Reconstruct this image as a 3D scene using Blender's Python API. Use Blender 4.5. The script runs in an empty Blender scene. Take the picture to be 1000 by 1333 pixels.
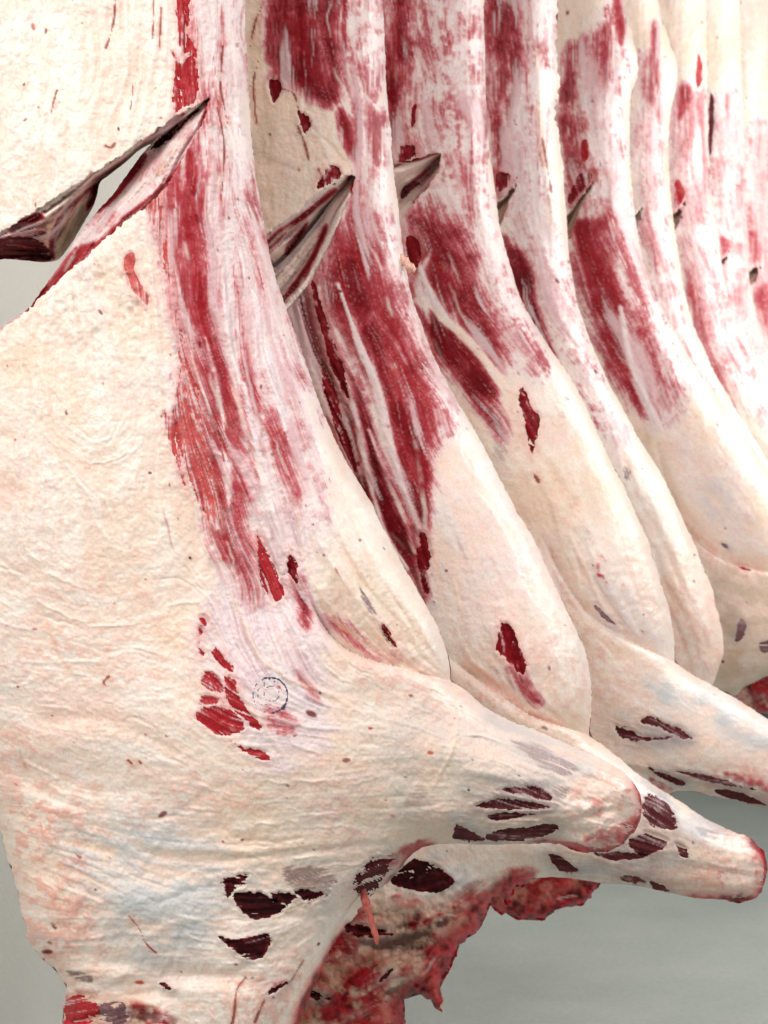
import bpy, math, random
import numpy as np
from mathutils import Vector

# ---------------------------------------------------------------- camera, world, lamps, exposure
F = 2250.0            # focal length in photo pixels (photo 1000 x 1333)
ZC = 1.35             # camera height
CU, CV = 500.0, 666.5
scene = bpy.context.scene
COL = scene.collection

cam_d = bpy.data.cameras.new('camera')
cam = bpy.data.objects.new('camera', cam_d)
COL.objects.link(cam)
cam.location = (0, 0, ZC)
cam.rotation_euler = (math.radians(90), 0, 0)
cam_d.sensor_fit = 'AUTO'
cam_d.sensor_width = 36.0
cam_d.lens = F / 1333.0 * 36.0
cam_d.clip_start = 0.05
cam_d.clip_end = 200
cam_d.dof.use_dof = True
cam_d.dof.focus_distance = 2.55
cam_d.dof.aperture_fstop = 9.0
scene.camera = cam

world = bpy.data.worlds.new('World')
scene.world = world
world.use_nodes = True
bg = world.node_tree.nodes['Background']
bg.inputs['Color'].default_value = (1.0, 0.98, 0.95, 1)
bg.inputs['Strength'].default_value = 0.07


def area(name, loc, target, size, power, color=(1, 1, 1), size_y=None):
    d = bpy.data.lights.new(name, 'AREA')
    d.energy = power
    d.color = color
    d.size = size
    if size_y:
        d.shape = 'RECTANGLE'
        d.size_y = size_y
    o = bpy.data.objects.new(name, d)
    COL.objects.link(o)
    o.location = loc
    o.rotation_euler = (Vector(target) - Vector(loc)).to_track_quat('-Z', 'Y').to_euler()
    return o


area('front_softbox', (-1.7, -1.0, 3.5), (0.1, 2.7, 1.1), 1.3, 146, (1.0, 0.985, 0.96))
area('ceiling_softbox', (0.9, 1.2, 3.7), (0.4, 3.0, 1.2), 1.5, 30, (1.0, 0.985, 0.96))
area('added_side_softbox', (2.5, 1.3, 2.3), (0.35, 2.8, 1.35), 1.3, 37, (1.0, 0.99, 0.97))  # unseen lamp, added to brighten the right-facing slopes
area('added_far_softbox', (3.1, 4.9, 2.7), (1.1, 5.2, 1.5), 1.6, 108, (1.0, 0.985, 0.96))  # unseen lamp, put in to brighten the far sides of the row
scene.view_settings.view_transform = 'Standard'
scene.view_settings.look = 'None'
scene.view_settings.exposure = 0.0
scene.view_settings.gamma = 1.0
scene.cycles.max_bounces = 8
scene.cycles.use_denoising = True

# ---------------------------------------------------------------- numeric helpers
RNG = np.random.RandomState(7)
TAB = RNG.rand(512, 512).astype(np.float32)


def lin(rgb):
    a = np.array(rgb, dtype=np.float64) / 255.0
    return np.where(a <= 0.04045, a / 12.92, ((a + 0.055) / 1.055) ** 2.4).astype(np.float32)


def sstep(a, b, x):
    t = np.clip((x - a) / (b - a), 0, 1)
    return t * t * (3 - 2 * t)


def vnoise(x, y, seed=0):
    x = x + seed * 17.31
    y = y + seed * 9.77
    xi = np.floor(x).astype(np.int64)
    yi = np.floor(y).astype(np.int64)
    fx = (x - xi).astype(np.float32)
    fy = (y - yi).astype(np.float32)
    fx = fx * fx * fx * (fx * (fx * 6 - 15) + 10)
    fy = fy * fy * fy * (fy * (fy * 6 - 15) + 10)
    x0, x1, y0, y1 = xi & 511, (xi + 1) & 511, yi & 511, (yi + 1) & 511
    a = TAB[y0, x0] * (1 - fx) + TAB[y0, x1] * fx
    b = TAB[y1, x0] * (1 - fx) + TAB[y1, x1] * fx
    return (a * (1 - fy) + b * fy) * 2 - 1


def fbm(x, y, octs=3, seed=0, gain=0.5):
    s, a, f, n = 0, 1.0, 1.0, 0
    for k in range(octs):
        s = s + a * vnoise(x * f, y * f, seed + k * 3)
        n += a
        a *= gain
        f *= 2.03
    return s / n


def catmull(pts, closed=False, sub=6):
    P = np.array([p[:2] for p in pts], float)
    corner = [len(p) > 2 for p in pts]
    n = len(P)
    out = []
    rng = range(n) if closed else range(n - 1)
    for i in rng:
        p1, p2 = P[i], P[(i + 1) % n]
        p0 = P[(i - 1) % n] if (closed or i > 0) else p1
        p3 = P[(i + 2) % n] if (closed or i + 2 < n) else p2
        if corner[i]:
            p0 = p1
        if corner[(i + 1) % n]:
            p3 = p2
        for k in range(sub):
            t = k / sub
            out.append(0.5 * (2 * p1 + (p2 - p0) * t + (2 * p0 - 5 * p1 + 4 * p2 - p3) * t * t
                              + (3 * p1 - p0 - 3 * p2 + p3) * t ** 3))
    if not closed:
        out.append(P[-1])
    return np.array(out)


def poly_sdf(poly, U, V):
    """signed distance, negative inside"""
    U = U.astype(np.float32)
    V = V.astype(np.float32)
    d2 = np.full(U.shape, 1e12, np.float32)
    ins = np.zeros(U.shape, bool)
    n = len(poly)
    for i in range(n):
        ax, ay = poly[i]
        bx, by = poly[(i + 1) % n]
        ex, ey = bx - ax, by - ay
        L = ex * ex + ey * ey
        if L < 1e-9:
            continue
        wx, wy = U - ax, V - ay
        t = np.clip((wx * ex + wy * ey) / L, 0, 1)
        d2 = np.minimum(d2, (wx - t * ex) ** 2 + (wy - t * ey) ** 2)
        if ay != by:
            c = (V >= min(ay, by)) & (V < max(ay, by))
            ins ^= c & (U < ax + (V - ay) * ex / ey)
    d = np.sqrt(d2)
    return np.where(ins, -d, d)


def line_dist(pl, U, V):
    """distance, signed side (positive on the left in v-down terms), parameter 0..1 along the line"""
    d2 = np.full(U.shape, 1e12)
    side = np.ones(U.shape)
    par = np.zeros(U.shape)
    seg = np.linalg.norm(np.diff(pl, axis=0), axis=1)
    cum = np.concatenate([[0], np.cumsum(seg)])
    tot = max(cum[-1], 1e-6)
    for i in range(len(pl) - 1):
        ax, ay = pl[i]
        ex, ey = pl[i + 1] - pl[i]
        L = ex * ex + ey * ey
        if L < 1e-9:
            continue
        wx, wy = U - ax, V - ay
        t = np.clip((wx * ex + wy * ey) / L, 0, 1)
        q = (wx - t * ex) ** 2 + (wy - t * ey) ** 2
        m = q < d2
        d2 = np.where(m, q, d2)
        side = np.where(m, np.sign(ex * wy - ey * wx), side)
        par = np.where(m, (cum[i] + t * seg[i]) / tot, par)
    return np.sqrt(d2), side, par


class Map:
    """regular grid of samples over picture-plane coordinates of one carcass"""
    def __init__(self, u0, u1, v0, v1, g):
        self.u0, self.v0, self.g = u0, v0, g
        self.nu = int(math.ceil((u1 - u0) / g)) + 1
        self.nv = int(math.ceil((v1 - v0) / g)) + 1
        self.us = u0 + g * np.arange(self.nu)
        self.vs = v0 + g * np.arange(self.nv)
        self.U, self.V = np.meshgrid(self.us, self.vs)

    def sample(self, A, u, v):
        x = np.clip((u - self.u0) / self.g, 0, self.nu - 1.001)
        y = np.clip((v - self.v0) / self.g, 0, self.nv - 1.001)
        xi = x.astype(int)
        yi = y.astype(int)
        fx = (x - xi)
        fy = (y - yi)
        if A.ndim == 3:
            fx = fx[..., None]
            fy = fy[..., None]
        return (A[yi, xi] * (1 - fx) * (1 - fy) + A[yi, xi + 1] * fx * (1 - fy)
                + A[yi + 1, xi] * (1 - fx) * fy + A[yi + 1, xi + 1] * fx * fy)

    def box(self, pl, m):
        i0 = max(0, int((pl[:, 0].min() - m - self.u0) / self.g))
        i1 = min(self.nu, int((pl[:, 0].max() + m - self.u0) / self.g) + 2)
        j0 = max(0, int((pl[:, 1].min() - m - self.v0) / self.g))
        j1 = min(self.nv, int((pl[:, 1].max() + m - self.v0) / self.g) + 2)
        if i1 <= i0 or j1 <= j0:
            return None
        return (slice(j0, j1), slice(i0, i1))


def blur(A, n=1):
    for _ in range(n):
        B = np.pad(A, 1, mode='edge')
        A = (B[:-2, 1:-1] + B[2:, 1:-1] + B[1:-1, :-2] + B[1:-1, 2:] + 2 * A) / 6
    return A


def inflate(mask, L, iters=500):
    """screened Poisson: 0 on the outline, 1 deep inside"""
    w = np.zeros(mask.shape, np.float32)
    w[mask] = 0.5
    k = 1.0 / (L * L)
    for _ in range(iters):
        p = np.pad(w, 1)
        w = (p[:-2, 1:-1] + p[2:, 1:-1] + p[1:-1, :-2] + p[1:-1, 2:] + k) / (4 + k)
        w[~mask] = 0
    return w


def flow_field(m, guides):
    cs = Map(m.us[0], m.us[-1] + 16, m.vs[0], m.vs[-1] + 16, 16)
    c2 = np.zeros(cs.U.shape)
    s2 = np.zeros(cs.U.shape)
    for g in guides:
        pl = catmull(g, False, 5)
        for i in range(len(pl) - 1):
            mx, my = (pl[i] + pl[i + 1]) / 2
            dx, dy = pl[i + 1] - pl[i]
            th = 2 * math.atan2(dy, dx)
            w = 1.0 / ((cs.U - mx) ** 2 + (cs.V - my) ** 2 + 300) ** 1.6 * math.hypot(dx, dy)
            c2 += w * math.cos(th)
            s2 += w * math.sin(th)
    n = np.sqrt(c2 ** 2 + s2 ** 2) + 1e-20
    C = cs.sample(c2 / n, m.U, m.V)
    S = cs.sample(s2 / n, m.U, m.V)
    th = 0.5 * np.arctan2(S, C)
    th = th + 0.22 * vnoise(m.U / 60, m.V / 60, 5) + 0.12 * vnoise(m.U / 22, m.V / 22, 6)
    return np.cos(th), np.sin(th)


def lic(dx, dy, tex, steps, stride=1.0):
    nv, nu = tex.shape
    J, I = np.mgrid[0:nv, 0:nu].astype(np.float32)
    acc = tex.astype(np.float32).copy()
    tot = 1.0
    for sgn in (1, -1):
        x, y = I.copy(), J.copy()
        px, py = dx * sgn, dy * sgn
        for k in range(steps):
            xi = np.clip(np.rint(x), 0, nu - 1).astype(np.int32)
            yi = np.clip(np.rint(y), 0, nv - 1).astype(np.int32)
            vx, vy = dx[yi, xi], dy[yi, xi]
            s = np.where(vx * px + vy * py < 0, -1.0, 1.0)
            px, py = vx * s, vy * s
            x = x + px * stride
            y = y + py * stride
            xi = np.clip(np.rint(x), 0, nu - 1).astype(np.int32)
            yi = np.clip(np.rint(y), 0, nv - 1).astype(np.int32)
            w = 1 - (k + 1) / (steps + 1)
            acc += tex[yi, xi] * w
            tot += w
    acc /= tot
    acc = acc - acc.mean()
    return (acc / (acc.std() + 1e-9)).astype(np.float32)


# ---------------------------------------------------------------- colours (real surface colours, sRGB)
FAT = lin((234, 209, 194))
FATW = lin((239, 225, 214))
FATY = lin((229, 198, 164))
FASC = lin((225, 208, 210))
RED = lin((156, 32, 40))
DEEP = lin((104, 14, 22))
SALM = lin((186, 74, 74))
MAR = lin((76, 32, 35))
MAUVE = lin((120, 84, 88))
GREY = lin((180, 183, 185))
PINK = lin((226, 150, 132))
BLOOD = lin((140, 16, 20))
BRIGHT = lin((206, 30, 62))
TAN = lin((196, 164, 132))
INK = lin((58, 60, 88))


# ---------------------------------------------------------------- materials
def new_mat(name, rough, spec=0.5, sss=0.0, bump=0.25, bscale=260.0, coat=0.0, var=0.10):
    m = bpy.data.materials.new(name)
    m.use_nodes = True
    nt = m.node_tree
    N = nt.nodes
    b = N['Principled BSDF']
    at = N.new('ShaderNodeAttribute')
    at.attribute_name = 'surface_colour'
    tc = N.new('ShaderNodeTexCoord')
    n1 = N.new('ShaderNodeTexNoise')
    n1.inputs['Scale'].default_value = bscale
    n1.inputs['Detail'].default_value = 4
    n1.inputs['Roughness'].default_value = 0.6
    nt.links.new(tc.outputs['Object'], n1.inputs['Vector'])
    mr = N.new('ShaderNodeMapRange')
    mr.inputs['From Min'].default_value = 0.25
    mr.inputs['From Max'].default_value = 0.75
    mr.inputs['To Min'].default_value = 1 - var
    mr.inputs['To Max'].default_value = 1 + var
    nt.links.new(n1.outputs['Fac'], mr.inputs['Value'])
    mul = N.new('ShaderNodeVectorMath')
    mul.operation = 'SCALE'
    nt.links.new(at.outputs['Color'], mul.inputs[0])
    nt.links.new(mr.outputs['Result'], mul.inputs['Scale'])
    nt.links.new(mul.outputs['Vector'], b.inputs['Base Color'])
    wet = N.new('ShaderNodeAttribute')
    wet.attribute_name = 'wetness'
    r = N.new('ShaderNodeMapRange')
    r.inputs['To Min'].default_value = rough
    r.inputs['To Max'].default_value = max(0.30, rough - 0.16)
    nt.links.new(wet.outputs['Fac'], r.inputs['Value'])
    nt.links.new(r.outputs['Result'], b.inputs['Roughness'])
    sp_ = N.new('ShaderNodeMapRange')
    sp_.inputs['To Min'].default_value = spec
    sp_.inputs['To Max'].default_value = spec * 0.15
    nt.links.new(at.outputs['Alpha'], sp_.inputs['Value'])
    nt.links.new(sp_.outputs['Result'], b.inputs['Specular IOR Level'])
    if sss:
        b.inputs['Subsurface Weight'].default_value = sss
        b.inputs['Subsurface Radius'].default_value = (1.0, 0.45, 0.28)
        b.inputs['Subsurface Scale'].default_value = 0.006
    if coat:
        b.inputs['Coat Weight'].default_value = coat
        b.inputs['Coat Roughness'].default_value = 0.25
    bp = N.new('ShaderNodeBump')
    bp.inputs['Strength'].default_value = bump
    bp.inputs['Distance'].default_value = 0.002
    nt.links.new(n1.outputs['Fac'], bp.inputs['Height'])
    nt.links.new(bp.outputs['Normal'], b.inputs['Normal'])
    return m


M_BODY = new_mat('fat_and_fascia', 0.44, 0.36, 0.20, 0.45, 240)
M_RED = new_mat('red_muscle', 0.50, 0.14, 0.0, 0.22, 300, 0.10)
M_DARK = new_mat('dark_muscle_and_shade', 0.62, 0.03, 0.0, 0.22, 300, 0.05)
M_CUT = new_mat('sawn_cut_face', 0.50, 0.22, 0.0, 0.30, 260, 0.10)
M_JOINT = new_mat('joint_gristle', 0.48, 0.3, 0.0, 0.30, 200, 0.10)
M_INK = new_mat('stamp_ink', 0.6, 0.3, 0.0, 0.15, 300)


def simple_mat(name, c1, c2, scale, rough, bump, bscale, stretch=(1, 1, 1)):
    m = bpy.data.materials.new(name)
    m.use_nodes = True
    nt = m.node_tree
    N = nt.nodes
    b = N['Principled BSDF']
    tc = N.new('ShaderNodeTexCoord')
    mp = N.new('ShaderNodeMapping')
    mp.inputs['Scale'].default_value = stretch
    nt.links.new(tc.outputs['Object'], mp.inputs['Vector'])
    n = N.new('ShaderNodeTexNoise')
    n.inputs['Scale'].default_value = scale
    n.inputs['Detail'].default_value = 7
    n.inputs['Roughness'].default_value = 0.62
    nt.links.new(mp.outputs['Vector'], n.inputs['Vector'])
    cr = N.new('ShaderNodeValToRGB')
    cr.color_ramp.elements[0].position = 0.32
    cr.color_ramp.elements[1].position = 0.68
    cr.color_ramp.elements[0].color = (*lin(c1), 1)
    cr.color_ramp.elements[1].color = (*lin(c2), 1)
    nt.links.new(n.outputs['Fac'], cr.inputs['Fac'])
    n2 = N.new('ShaderNodeTexNoise')
    n2.inputs['Scale'].default_value = bscale
    n2.inputs['Detail'].default_value = 3
    nt.links.new(tc.outputs['Object'], n2.inputs['Vector'])
    mx = N.new('ShaderNodeMix')
    mx.data_type = 'RGBA'
    mx.blend_type = 'OVERLAY'
    mx.inputs['Factor'].default_value = 0.16
    nt.links.new(cr.outputs['Color'], mx.inputs['A'])
    nt.links.new(n2.outputs['Fac'], mx.inputs['B'])
    nt.links.new(mx.outputs['Result'], b.inputs['Base Color'])
    b.inputs['Roughness'].default_value = rough
    bp = N.new('ShaderNodeBump')
    bp.inputs['Strength'].default_value = bump
    bp.inputs['Distance'].default_value = 0.004
    nt.links.new(n2.outputs['Fac'], bp.inputs['Height'])
    nt.links.new(bp.outputs['Normal'], b.inputs['Normal'])
    return m


# ---------------------------------------------------------------- setting: floor and wall
def quad_object(name, verts, mat):
    me = bpy.data.meshes.new(name)
    me.from_pydata(verts, [], [(0, 1, 2, 3)])
    me.materials.append(mat)
    o = bpy.data.objects.new(name, me)
    o['kind'] = 'structure'
    COL.objects.link(o)
    return o


M_FLOOR = simple_mat('floor_concrete', (160, 166, 161), (174, 179, 173), 2.2, 0.55, 0.08, 60)
M_WALL = simple_mat('wall_paint', (228, 229, 223), (234, 235, 229), 1.1, 0.6, 0.35, 110)
quad_object('floor', [(-6, -4, 0), (22, -4, 0), (22, 24, 0), (-6, 24, 0)], M_FLOOR)
# wall runs beside the row of carcasses, parallel to it
d = Vector((0.402, 1.0, 0)).normalized()
p0 = Vector((-0.82, 4.0, 0))
a, b = p0 - d * 9, p0 + d * 24
quad_object('wall', [(a.x, a.y, 0), (b.x, b.y, 0), (b.x, b.y, 7.0), (a.x, a.y, 7.0)], M_WALL)


# ---------------------------------------------------------------- mesh building
def unproject(u, v, y):
    return np.stack([(u - CU) * y / F, y, ZC - (v - CV) * y / F], -1)


def link_mesh(name, co, quads, mat, parent, colour=None, wet=None, origin=None):
    me = bpy.data.meshes.new(name)
    co = np.asarray(co, np.float32)
    if origin is not None:
        co = co - np.asarray(origin, np.float32)
    quads = np.asarray(quads, np.int32)
    me.vertices.add(len(co))
    me.vertices.foreach_set('co', co.ravel())
    me.loops.add(quads.size)
    me.loops.foreach_set('vertex_index', quads.ravel())
    me.polygons.add(len(quads))
    me.polygons.foreach_set('loop_start', np.arange(0, quads.size, quads.shape[1], dtype=np.int32))
    me.polygons.foreach_set('loop_total', np.full(len(quads), quads.shape[1], np.int32))
    me.update(calc_edges=True)
    me.polygons.foreach_set('use_smooth', np.ones(len(quads), bool))
    if colour is not None:
        at = me.attributes.new('surface_colour', 'FLOAT_COLOR', 'POINT')
        c4 = np.ones((len(co), 4), np.float32)
        c4[:, :3] = colour
        ratio = c4[:, 1] / np.maximum(c4[:, 0], 1e-3)
        c4[:, 3] = sstep(0.60, 0.25, ratio)          # rawness: bare flesh has little surface gloss
        at.data.foreach_set('color', c4.ravel())
        w = me.attributes.new('wetness', 'FLOAT', 'POINT')
        w.data.foreach_set('value', np.asarray(wet, np.float32))
    me.materials.append(mat)
    me.validate()
    o = bpy.data.objects.new(name, me)
    COL.objects.link(o)
    if parent is not None:
        o.parent = parent
    return o


def compact(quads, *arrs):
    used, inv = np.unique(quads, return_inverse=True)
    return [inv.reshape(quads.shape)] + [a[used] for a in arrs]


class Surface:
    """one carcass skin or one cut face: outline -> relief -> colours -> mesh + patches"""

    def __init__(self, sp):
        self.sp = sp
        self.Y0 = sp['Y']
        ol = catmull(sp['outline'], True, 6)
        self.px = sp['Y'] / F                      # metres per photo pixel at this distance
        u0, v0 = ol.min(0) - 14
        u1, v1 = ol.max(0) + 14
        self.sm = Map(u0, u1, v0, v1, sp.get('sg', 4.0))
        self.sd_out = poly_sdf(ol, self.sm.U, self.sm.V)
        self.sd = self.sd_out
        if 'notch' in sp:
            nt = catmull([(*p, 1) for p in sp['notch']], True, 3)
            sdn = poly_sdf(nt, self.sm.U, self.sm.V)
            self.sd = np.maximum(self.sd_out, -sdn)
        if 'edges' not in sp:
            c = Map(u0, u1, v0, v1, 8.0)
            mk = poly_sdf(ol, c.U, c.V) < 0
            w = inflate(mk, sp.get('L', 110) / 8.0)
            w = np.sqrt(np.clip(1 - (1 - np.clip(w, 0, 1)) ** 2, 0, 1))
            w = blur(w, 5)
            self.cm, self.w = c, w
        x0, x1, y0, y1 = sp['window']
        self.dm = Map(x0, x1, y0, y1, sp.get('g', 2.0))
        self.paint()

    # ---- height of the smooth body in metres towards the camera
    def base_h(self, u, v):
        sp = self.sp
        if 'edges' in sp:
            num, den = 0, 0
            for pl, h in sp['edges']:
                p = catmull(pl, False, 4)
                dd = line_dist(p, u, v)[0]
                hh = h
                if isinstance(h, tuple):
                    hh = sp['parent'].base_h(u, v) + h[1]
                elif h == 'body':
                    hh = sp['parent'].base_h(u, v) - 0.006
                w = 1.0 / (dd * dd + 4.0)
                num = num + w * hh
                den = den + w
            return num / den
        w = self.cm.sample(self.w, u, v)
        sd = self.sm.sample(self.sd_out, u, v)
        R = sp.get('rim', 16.0)
        rim = np.sqrt(np.clip(1 - (1 - np.clip(-sd / R, 0, 1)) ** 2, 0, 1))
        h = sp['H'] * w * (0.25 + 0.75 * rim) * np.where(rim > 0, 1, 0)
        h = h * sstep(-0.02, 0.10, rim)
        for (cx, cy, rx, ry, ang, amp) in sp.get('bumps', []):
            c, s = math.cos(math.radians(ang)), math.sin(math.radians(ang))
            du, dv = u - cx, v - cy
            a, b = (du * c + dv * s) / rx, (-du * s + dv * c) / ry
            h = h + amp * np.exp(-(a * a + b * b)) * rim
        for (pl, amp, wid, low) in sp.get('steps', []):
            p = catmull(pl, False, 5)
            dd, sd_, t = line_dist(p, u, v)
            tap = sstep(0, 0.10, t) * sstep(0, 0.25, 1 - t) if not sp.get('steptaper') else sstep(0, 0.25, t) * 1.0
            up = amp * (1 - np.exp(-dd / 7.0)) * np.exp(-dd / wid)
            dn = -low * np.exp(-dd / (wid * 0.45))
            h = h + tap * np.where(sd_ * sp.get('stepside', 1) > 0, up, dn)
        return h

    def paint(self):
        sp, m = self.sp, self.dm
        U, V = m.U, m.V
        seed = sp['seed']
        rs = np.random.RandomState(100 + seed)
        k = 1.0 / (sp['Y'] / 2.5)                # feature size shrinks with distance
        dx, dy = flow_field(m, sp['guides'])
        self.dx, self.dy = dx, dy
        t1 = rs.rand(*U.shape).astype(np.float32)
        fine = lic(dx, dy, t1, int(16 * k / (m.g / 2)) + 4)
        t2 = blur(rs.rand(*U.shape).astype(np.float32), 6)
        mid = lic(dx, dy, t2, int(20 * k) + 4, 1.6)
        t3 = blur(rs.rand(*U.shape).astype(np.float32), 34)
        wide = lic(dx, dy, t3, 22, 2.2)
        fine2 = blur(fine, 1)
        self.fine, self.mid, self.wide = fine, mid, wide
        n_s = fbm(U / (9 * k), V / (9 * k), 3, seed)
        n_m = fbm(U / (38 * k), V / (38 * k), 3, seed + 20)
        n_t = fbm(U / (3.6 * k), V / (3.6 * k), 2, seed + 80)
        n_l = fbm(U / (150 * k), V / (150 * k), 3, seed + 40)
        self.n_s, self.n_m = n_s, n_m

        def mask(poly, soft):
            A = np.zeros(U.shape, np.float32)
            pl = catmull(poly, True, 4)
            bx = m.box(pl, soft + 4)
            if bx is None:
                return A
            s = poly_sdf(pl, U[bx], V[bx])
            A[bx] = sstep(-soft, soft, -s)
            return A

        # fat
        f = sstep(-0.6, 0.6, n_m + 0.25 * mid)[..., None]
        col = FAT * (1 - f) + FATW * f
        y = (sstep(0.1, 0.8, n_l) * 0.40)[..., None]
        col = col * (1 - y) + FATY * y
        # thin capillaries and rubbed, pinkish or greyish passages
        vein = fbm(U / (30 * k), V / (30 * k), 4, seed + 110)
        y = (sstep(0.05, 0.0, np.abs(vein)) * sstep(0.0, 0.5, fbm(U / (80 * k), V / (80 * k), 2, seed + 120)) * 0.30)[..., None]
        col = col * (1 - y) + PINK * 0.85 * y
        y = (sstep(0.10, 0.7, n_s + 0.4 * n_t + 0.2 * fine + 0.3 * n_m) * 0.32)[..., None]
        col = col * (1 - y) + lin((232, 186, 166)) * y
        y = (sstep(0.15, 0.8, fbm(U / (55 * k), V / (55 * k), 3, seed + 130)) * 0.22)[..., None]
        col = col * (1 - y) + lin((206, 202, 196)) * y
        wet = (0.15 + 0.75 * sstep(-0.1, 0.6, fbm(U / (45 * k), V / (45 * k), 3, seed + 200))).astype(np.float32)
        g_ = np.full(U.shape, sp.get('grain', 0.38), np.float32)
        for poly, soft, val in sp.get('grains', []):
            q = mask(poly, soft)
            g_ = g_ * (1 - q) + val * q
        crumple = fbm(U / (16 * k) + 0.8 * mid, V / (16 * k), 3, seed + 90)
        relief = 0.00040 * k * fine2 * (0.2 + 1.2 * g_) + 0.0007 * mid * g_ * sstep(-0.8, 0.6, n_l) + 0.00012 * wide + 0.0010 * n_s + 0.0024 * n_m + 0.0007 * n_t
        relief = relief + 0.0014 * k * np.abs(crumple) * sstep(-0.5, 0.5, n_m - n_l)
        # blushes of pink
        pk = sstep(0.22, 0.85, fbm(U / (70 * k), V / (70 * k), 4, seed + 60) + 0.12 * mid) * 1.25 * sp.get('pink', 0.30)
        for poly, soft, amt in sp.get('pinks', []):
            q = mask(poly, soft) * amt
            pk = np.maximum(pk, q * sstep(-0.35, 0.5, 0.7 * n_m + 0.9 * n_s + 0.4 * n_t + 0.18 * fine))
        pk = pk[..., None]
        col = col * (1 - pk) + (col * 0.25 + 0.75 * PINK) * pk
        # grey-blue membrane over muscle
        for poly, soft, amt in sp.get('greys', []):
            q = (mask(poly, soft) * amt * sstep(-0.9, 0.7, n_m + 0.25 * mid + 0.1 * fine))[..., None]
            col = col * (1 - q) + GREY * q
        for poly, soft, amt in sp.get('mauves', []):
            q = (sstep(0.35, 0.75, mask(poly, soft) * (0.75 + 0.18 * fine + 0.2 * n_m)) * amt)[..., None]
            col = col * (1 - q) + MAUVE * q
            wet = wet + q[..., 0] * 0.4
        for poly, soft, amt in sp.get('tans', []):
            q = (mask(poly, soft) * amt * sstep(-1.0, 0.6, n_m + 0.3 * mid))[..., None]
            col = col * (1 - q) + TAN * q
        for (t0, t1, c_, amt) in sp.get('layers', []):
            e0, e1 = sp['edges'][0][0], sp['edges'][-1][0]
            d0 = line_dist(catmull(e0, False, 4), U, V)[0]
            d1 = line_dist(catmull(e1, False, 4), U, V)[0]
            tt = d0 / (d0 + d1 + 1e-6) + 0.05 * n_m + 0.05 * n_s + 0.03 * mid
            q = (sstep(t0 - 0.03, t0 + 0.03, tt) * sstep(t1 + 0.03, t1 - 0.03, tt) * amt * (0.8 + 0.2 * sstep(-.5, .5, n_s)))[..., None]
            col = col * (1 - q) + c_ * q
            relief = relief + 0.0015 * (q[..., 0] if c_[0] > 0.4 else -q[..., 0])
        if 'edges' in sp:
            relief = relief + 0.0011 * mid + 0.0006 * fine + 0.0012 * wide
            col = col * (1 + 0.10 * np.clip(mid, -2, 2) + 0.06 * np.clip(fine, -2, 2))[..., None]
        # white-lilac fascia
        FA = np.zeros(U.shape, np.float32)
        for poly, soft, amt in sp.get('fascia', []):
            q = sstep(0.12, 0.85, mask(poly, soft * 2.0) + 0.22 * n_m + 0.16 * n_s + 0.10 * mid + 0.07 * fine) * amt * (0.78 + 0.22 * sstep(-0.5, 0.3, n_m + n_s))
            FA = np.maximum(FA, q)
        q = FA[..., None]
        fp = (sstep(0.3, 1.6, -fine - 0.5 * mid + 0.6 * n_m) * 0.40 + 0.16 * sstep(-0.2, 0.7, n_m + n_l))[..., None]
        fas = (FASC * (1 - fp) + lin((206, 150, 158)) * fp) * (1.0 + 0.04 * np.clip(fine, -2, 2)[..., None])
        col = col * (1 - q) + fas * q
        wet = wet + 0.2 * FA
        relief = relief + FA * (0.0007 * mid * k + 0.00025 * fine2)
        # muscle seen through torn fascia
        MT = np.zeros(U.shape, np.float32)
        DP = np.zeros(U.shape, np.float32)
        for it in sp.get('meat', []):
            poly, soft, lev = it[:3]
            q = mask(poly, soft * 1.9) * (lev + 0.05)
            DP = np.where(q > MT, it[3] if len(it) > 3 else 0.0, DP)
            MT = np.maximum(MT, q)
        MT = np.maximum(MT, FA * sp.get('veil', 0.27) * sstep(0.45, 0.85, FA) * sstep(sp.get('veil_end', 9000) + 60, sp.get('veil_end', 9000) - 60, V))
        for pl, wid, amt in sp.get('strips', []):
            p = catmull(pl, False, 5)
            bx = m.box(p, wid * 3)
            if bx is None:
                continue
            dd, sd_, t = line_dist(p, U[bx], V[bx])
            ww = wid * (0.35 + 0.65 * np.sin(np.pi * np.clip(t, 0.03, 0.97))) * (1 + 0.4 * n_m[bx])
            e = np.exp(-(dd / ww) ** 2)
            MT[bx] -= amt * e
            relief[bx] += 0.0028 * e
        frost = fbm(U / (5.0 * k), V / (9.0 * k), 3, seed + 140)
        mm = MT + sp.get('gain', 0.0) - 0.53 + sp.get('contrast', 1.0) * (0.085 * fine + 0.075 * mid + 0.13 * n_s + 0.21 * n_m + 0.13 * n_l + 0.10 * frost + 0.05 * n_t)
        has = sstep(0.02, 0.20, MT)
        dp = np.clip(DP + 0.30 * n_m + 0.10 * fine, 0, 1)[..., None]
        red = (RED * (1 - dp) + DEEP * 0.85 * dp) * (1 + 0.20 * np.clip(fine, -2, 2)[..., None])
        # translucent veil: white membrane -> pink -> mauve -> bare red
        stops = [(-0.50, lin((226, 208, 207))), (-0.27, lin((216, 174, 172))), (-0.10, lin((196, 122, 126))), (0.05, lin((172, 74, 82)))]
        vc = np.empty(U.shape + (3,), np.float32)
        for c_ in range(3):
            vc[..., c_] = np.interp(mm, [t_ for t_, _ in stops], [q_[c_] for _, q_ in stops])
        veil = (sstep(-0.55, -0.15, mm) * has)[..., None]
        col = col * (1 - veil) + vc * veil
        meat = sstep(-0.04, 0.36, mm) * has
        q = meat[..., None]
        col = col * (1 - q) + red * q
        # long pale films lying over the muscle
        film_ = (sstep(0.55, 1.5, 0.75 * wide + 0.35 * mid + 0.35 * n_m + 0.25 * fine) * has * sstep(-0.4, -0.1, mm) * 0.62)[..., None]
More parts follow.
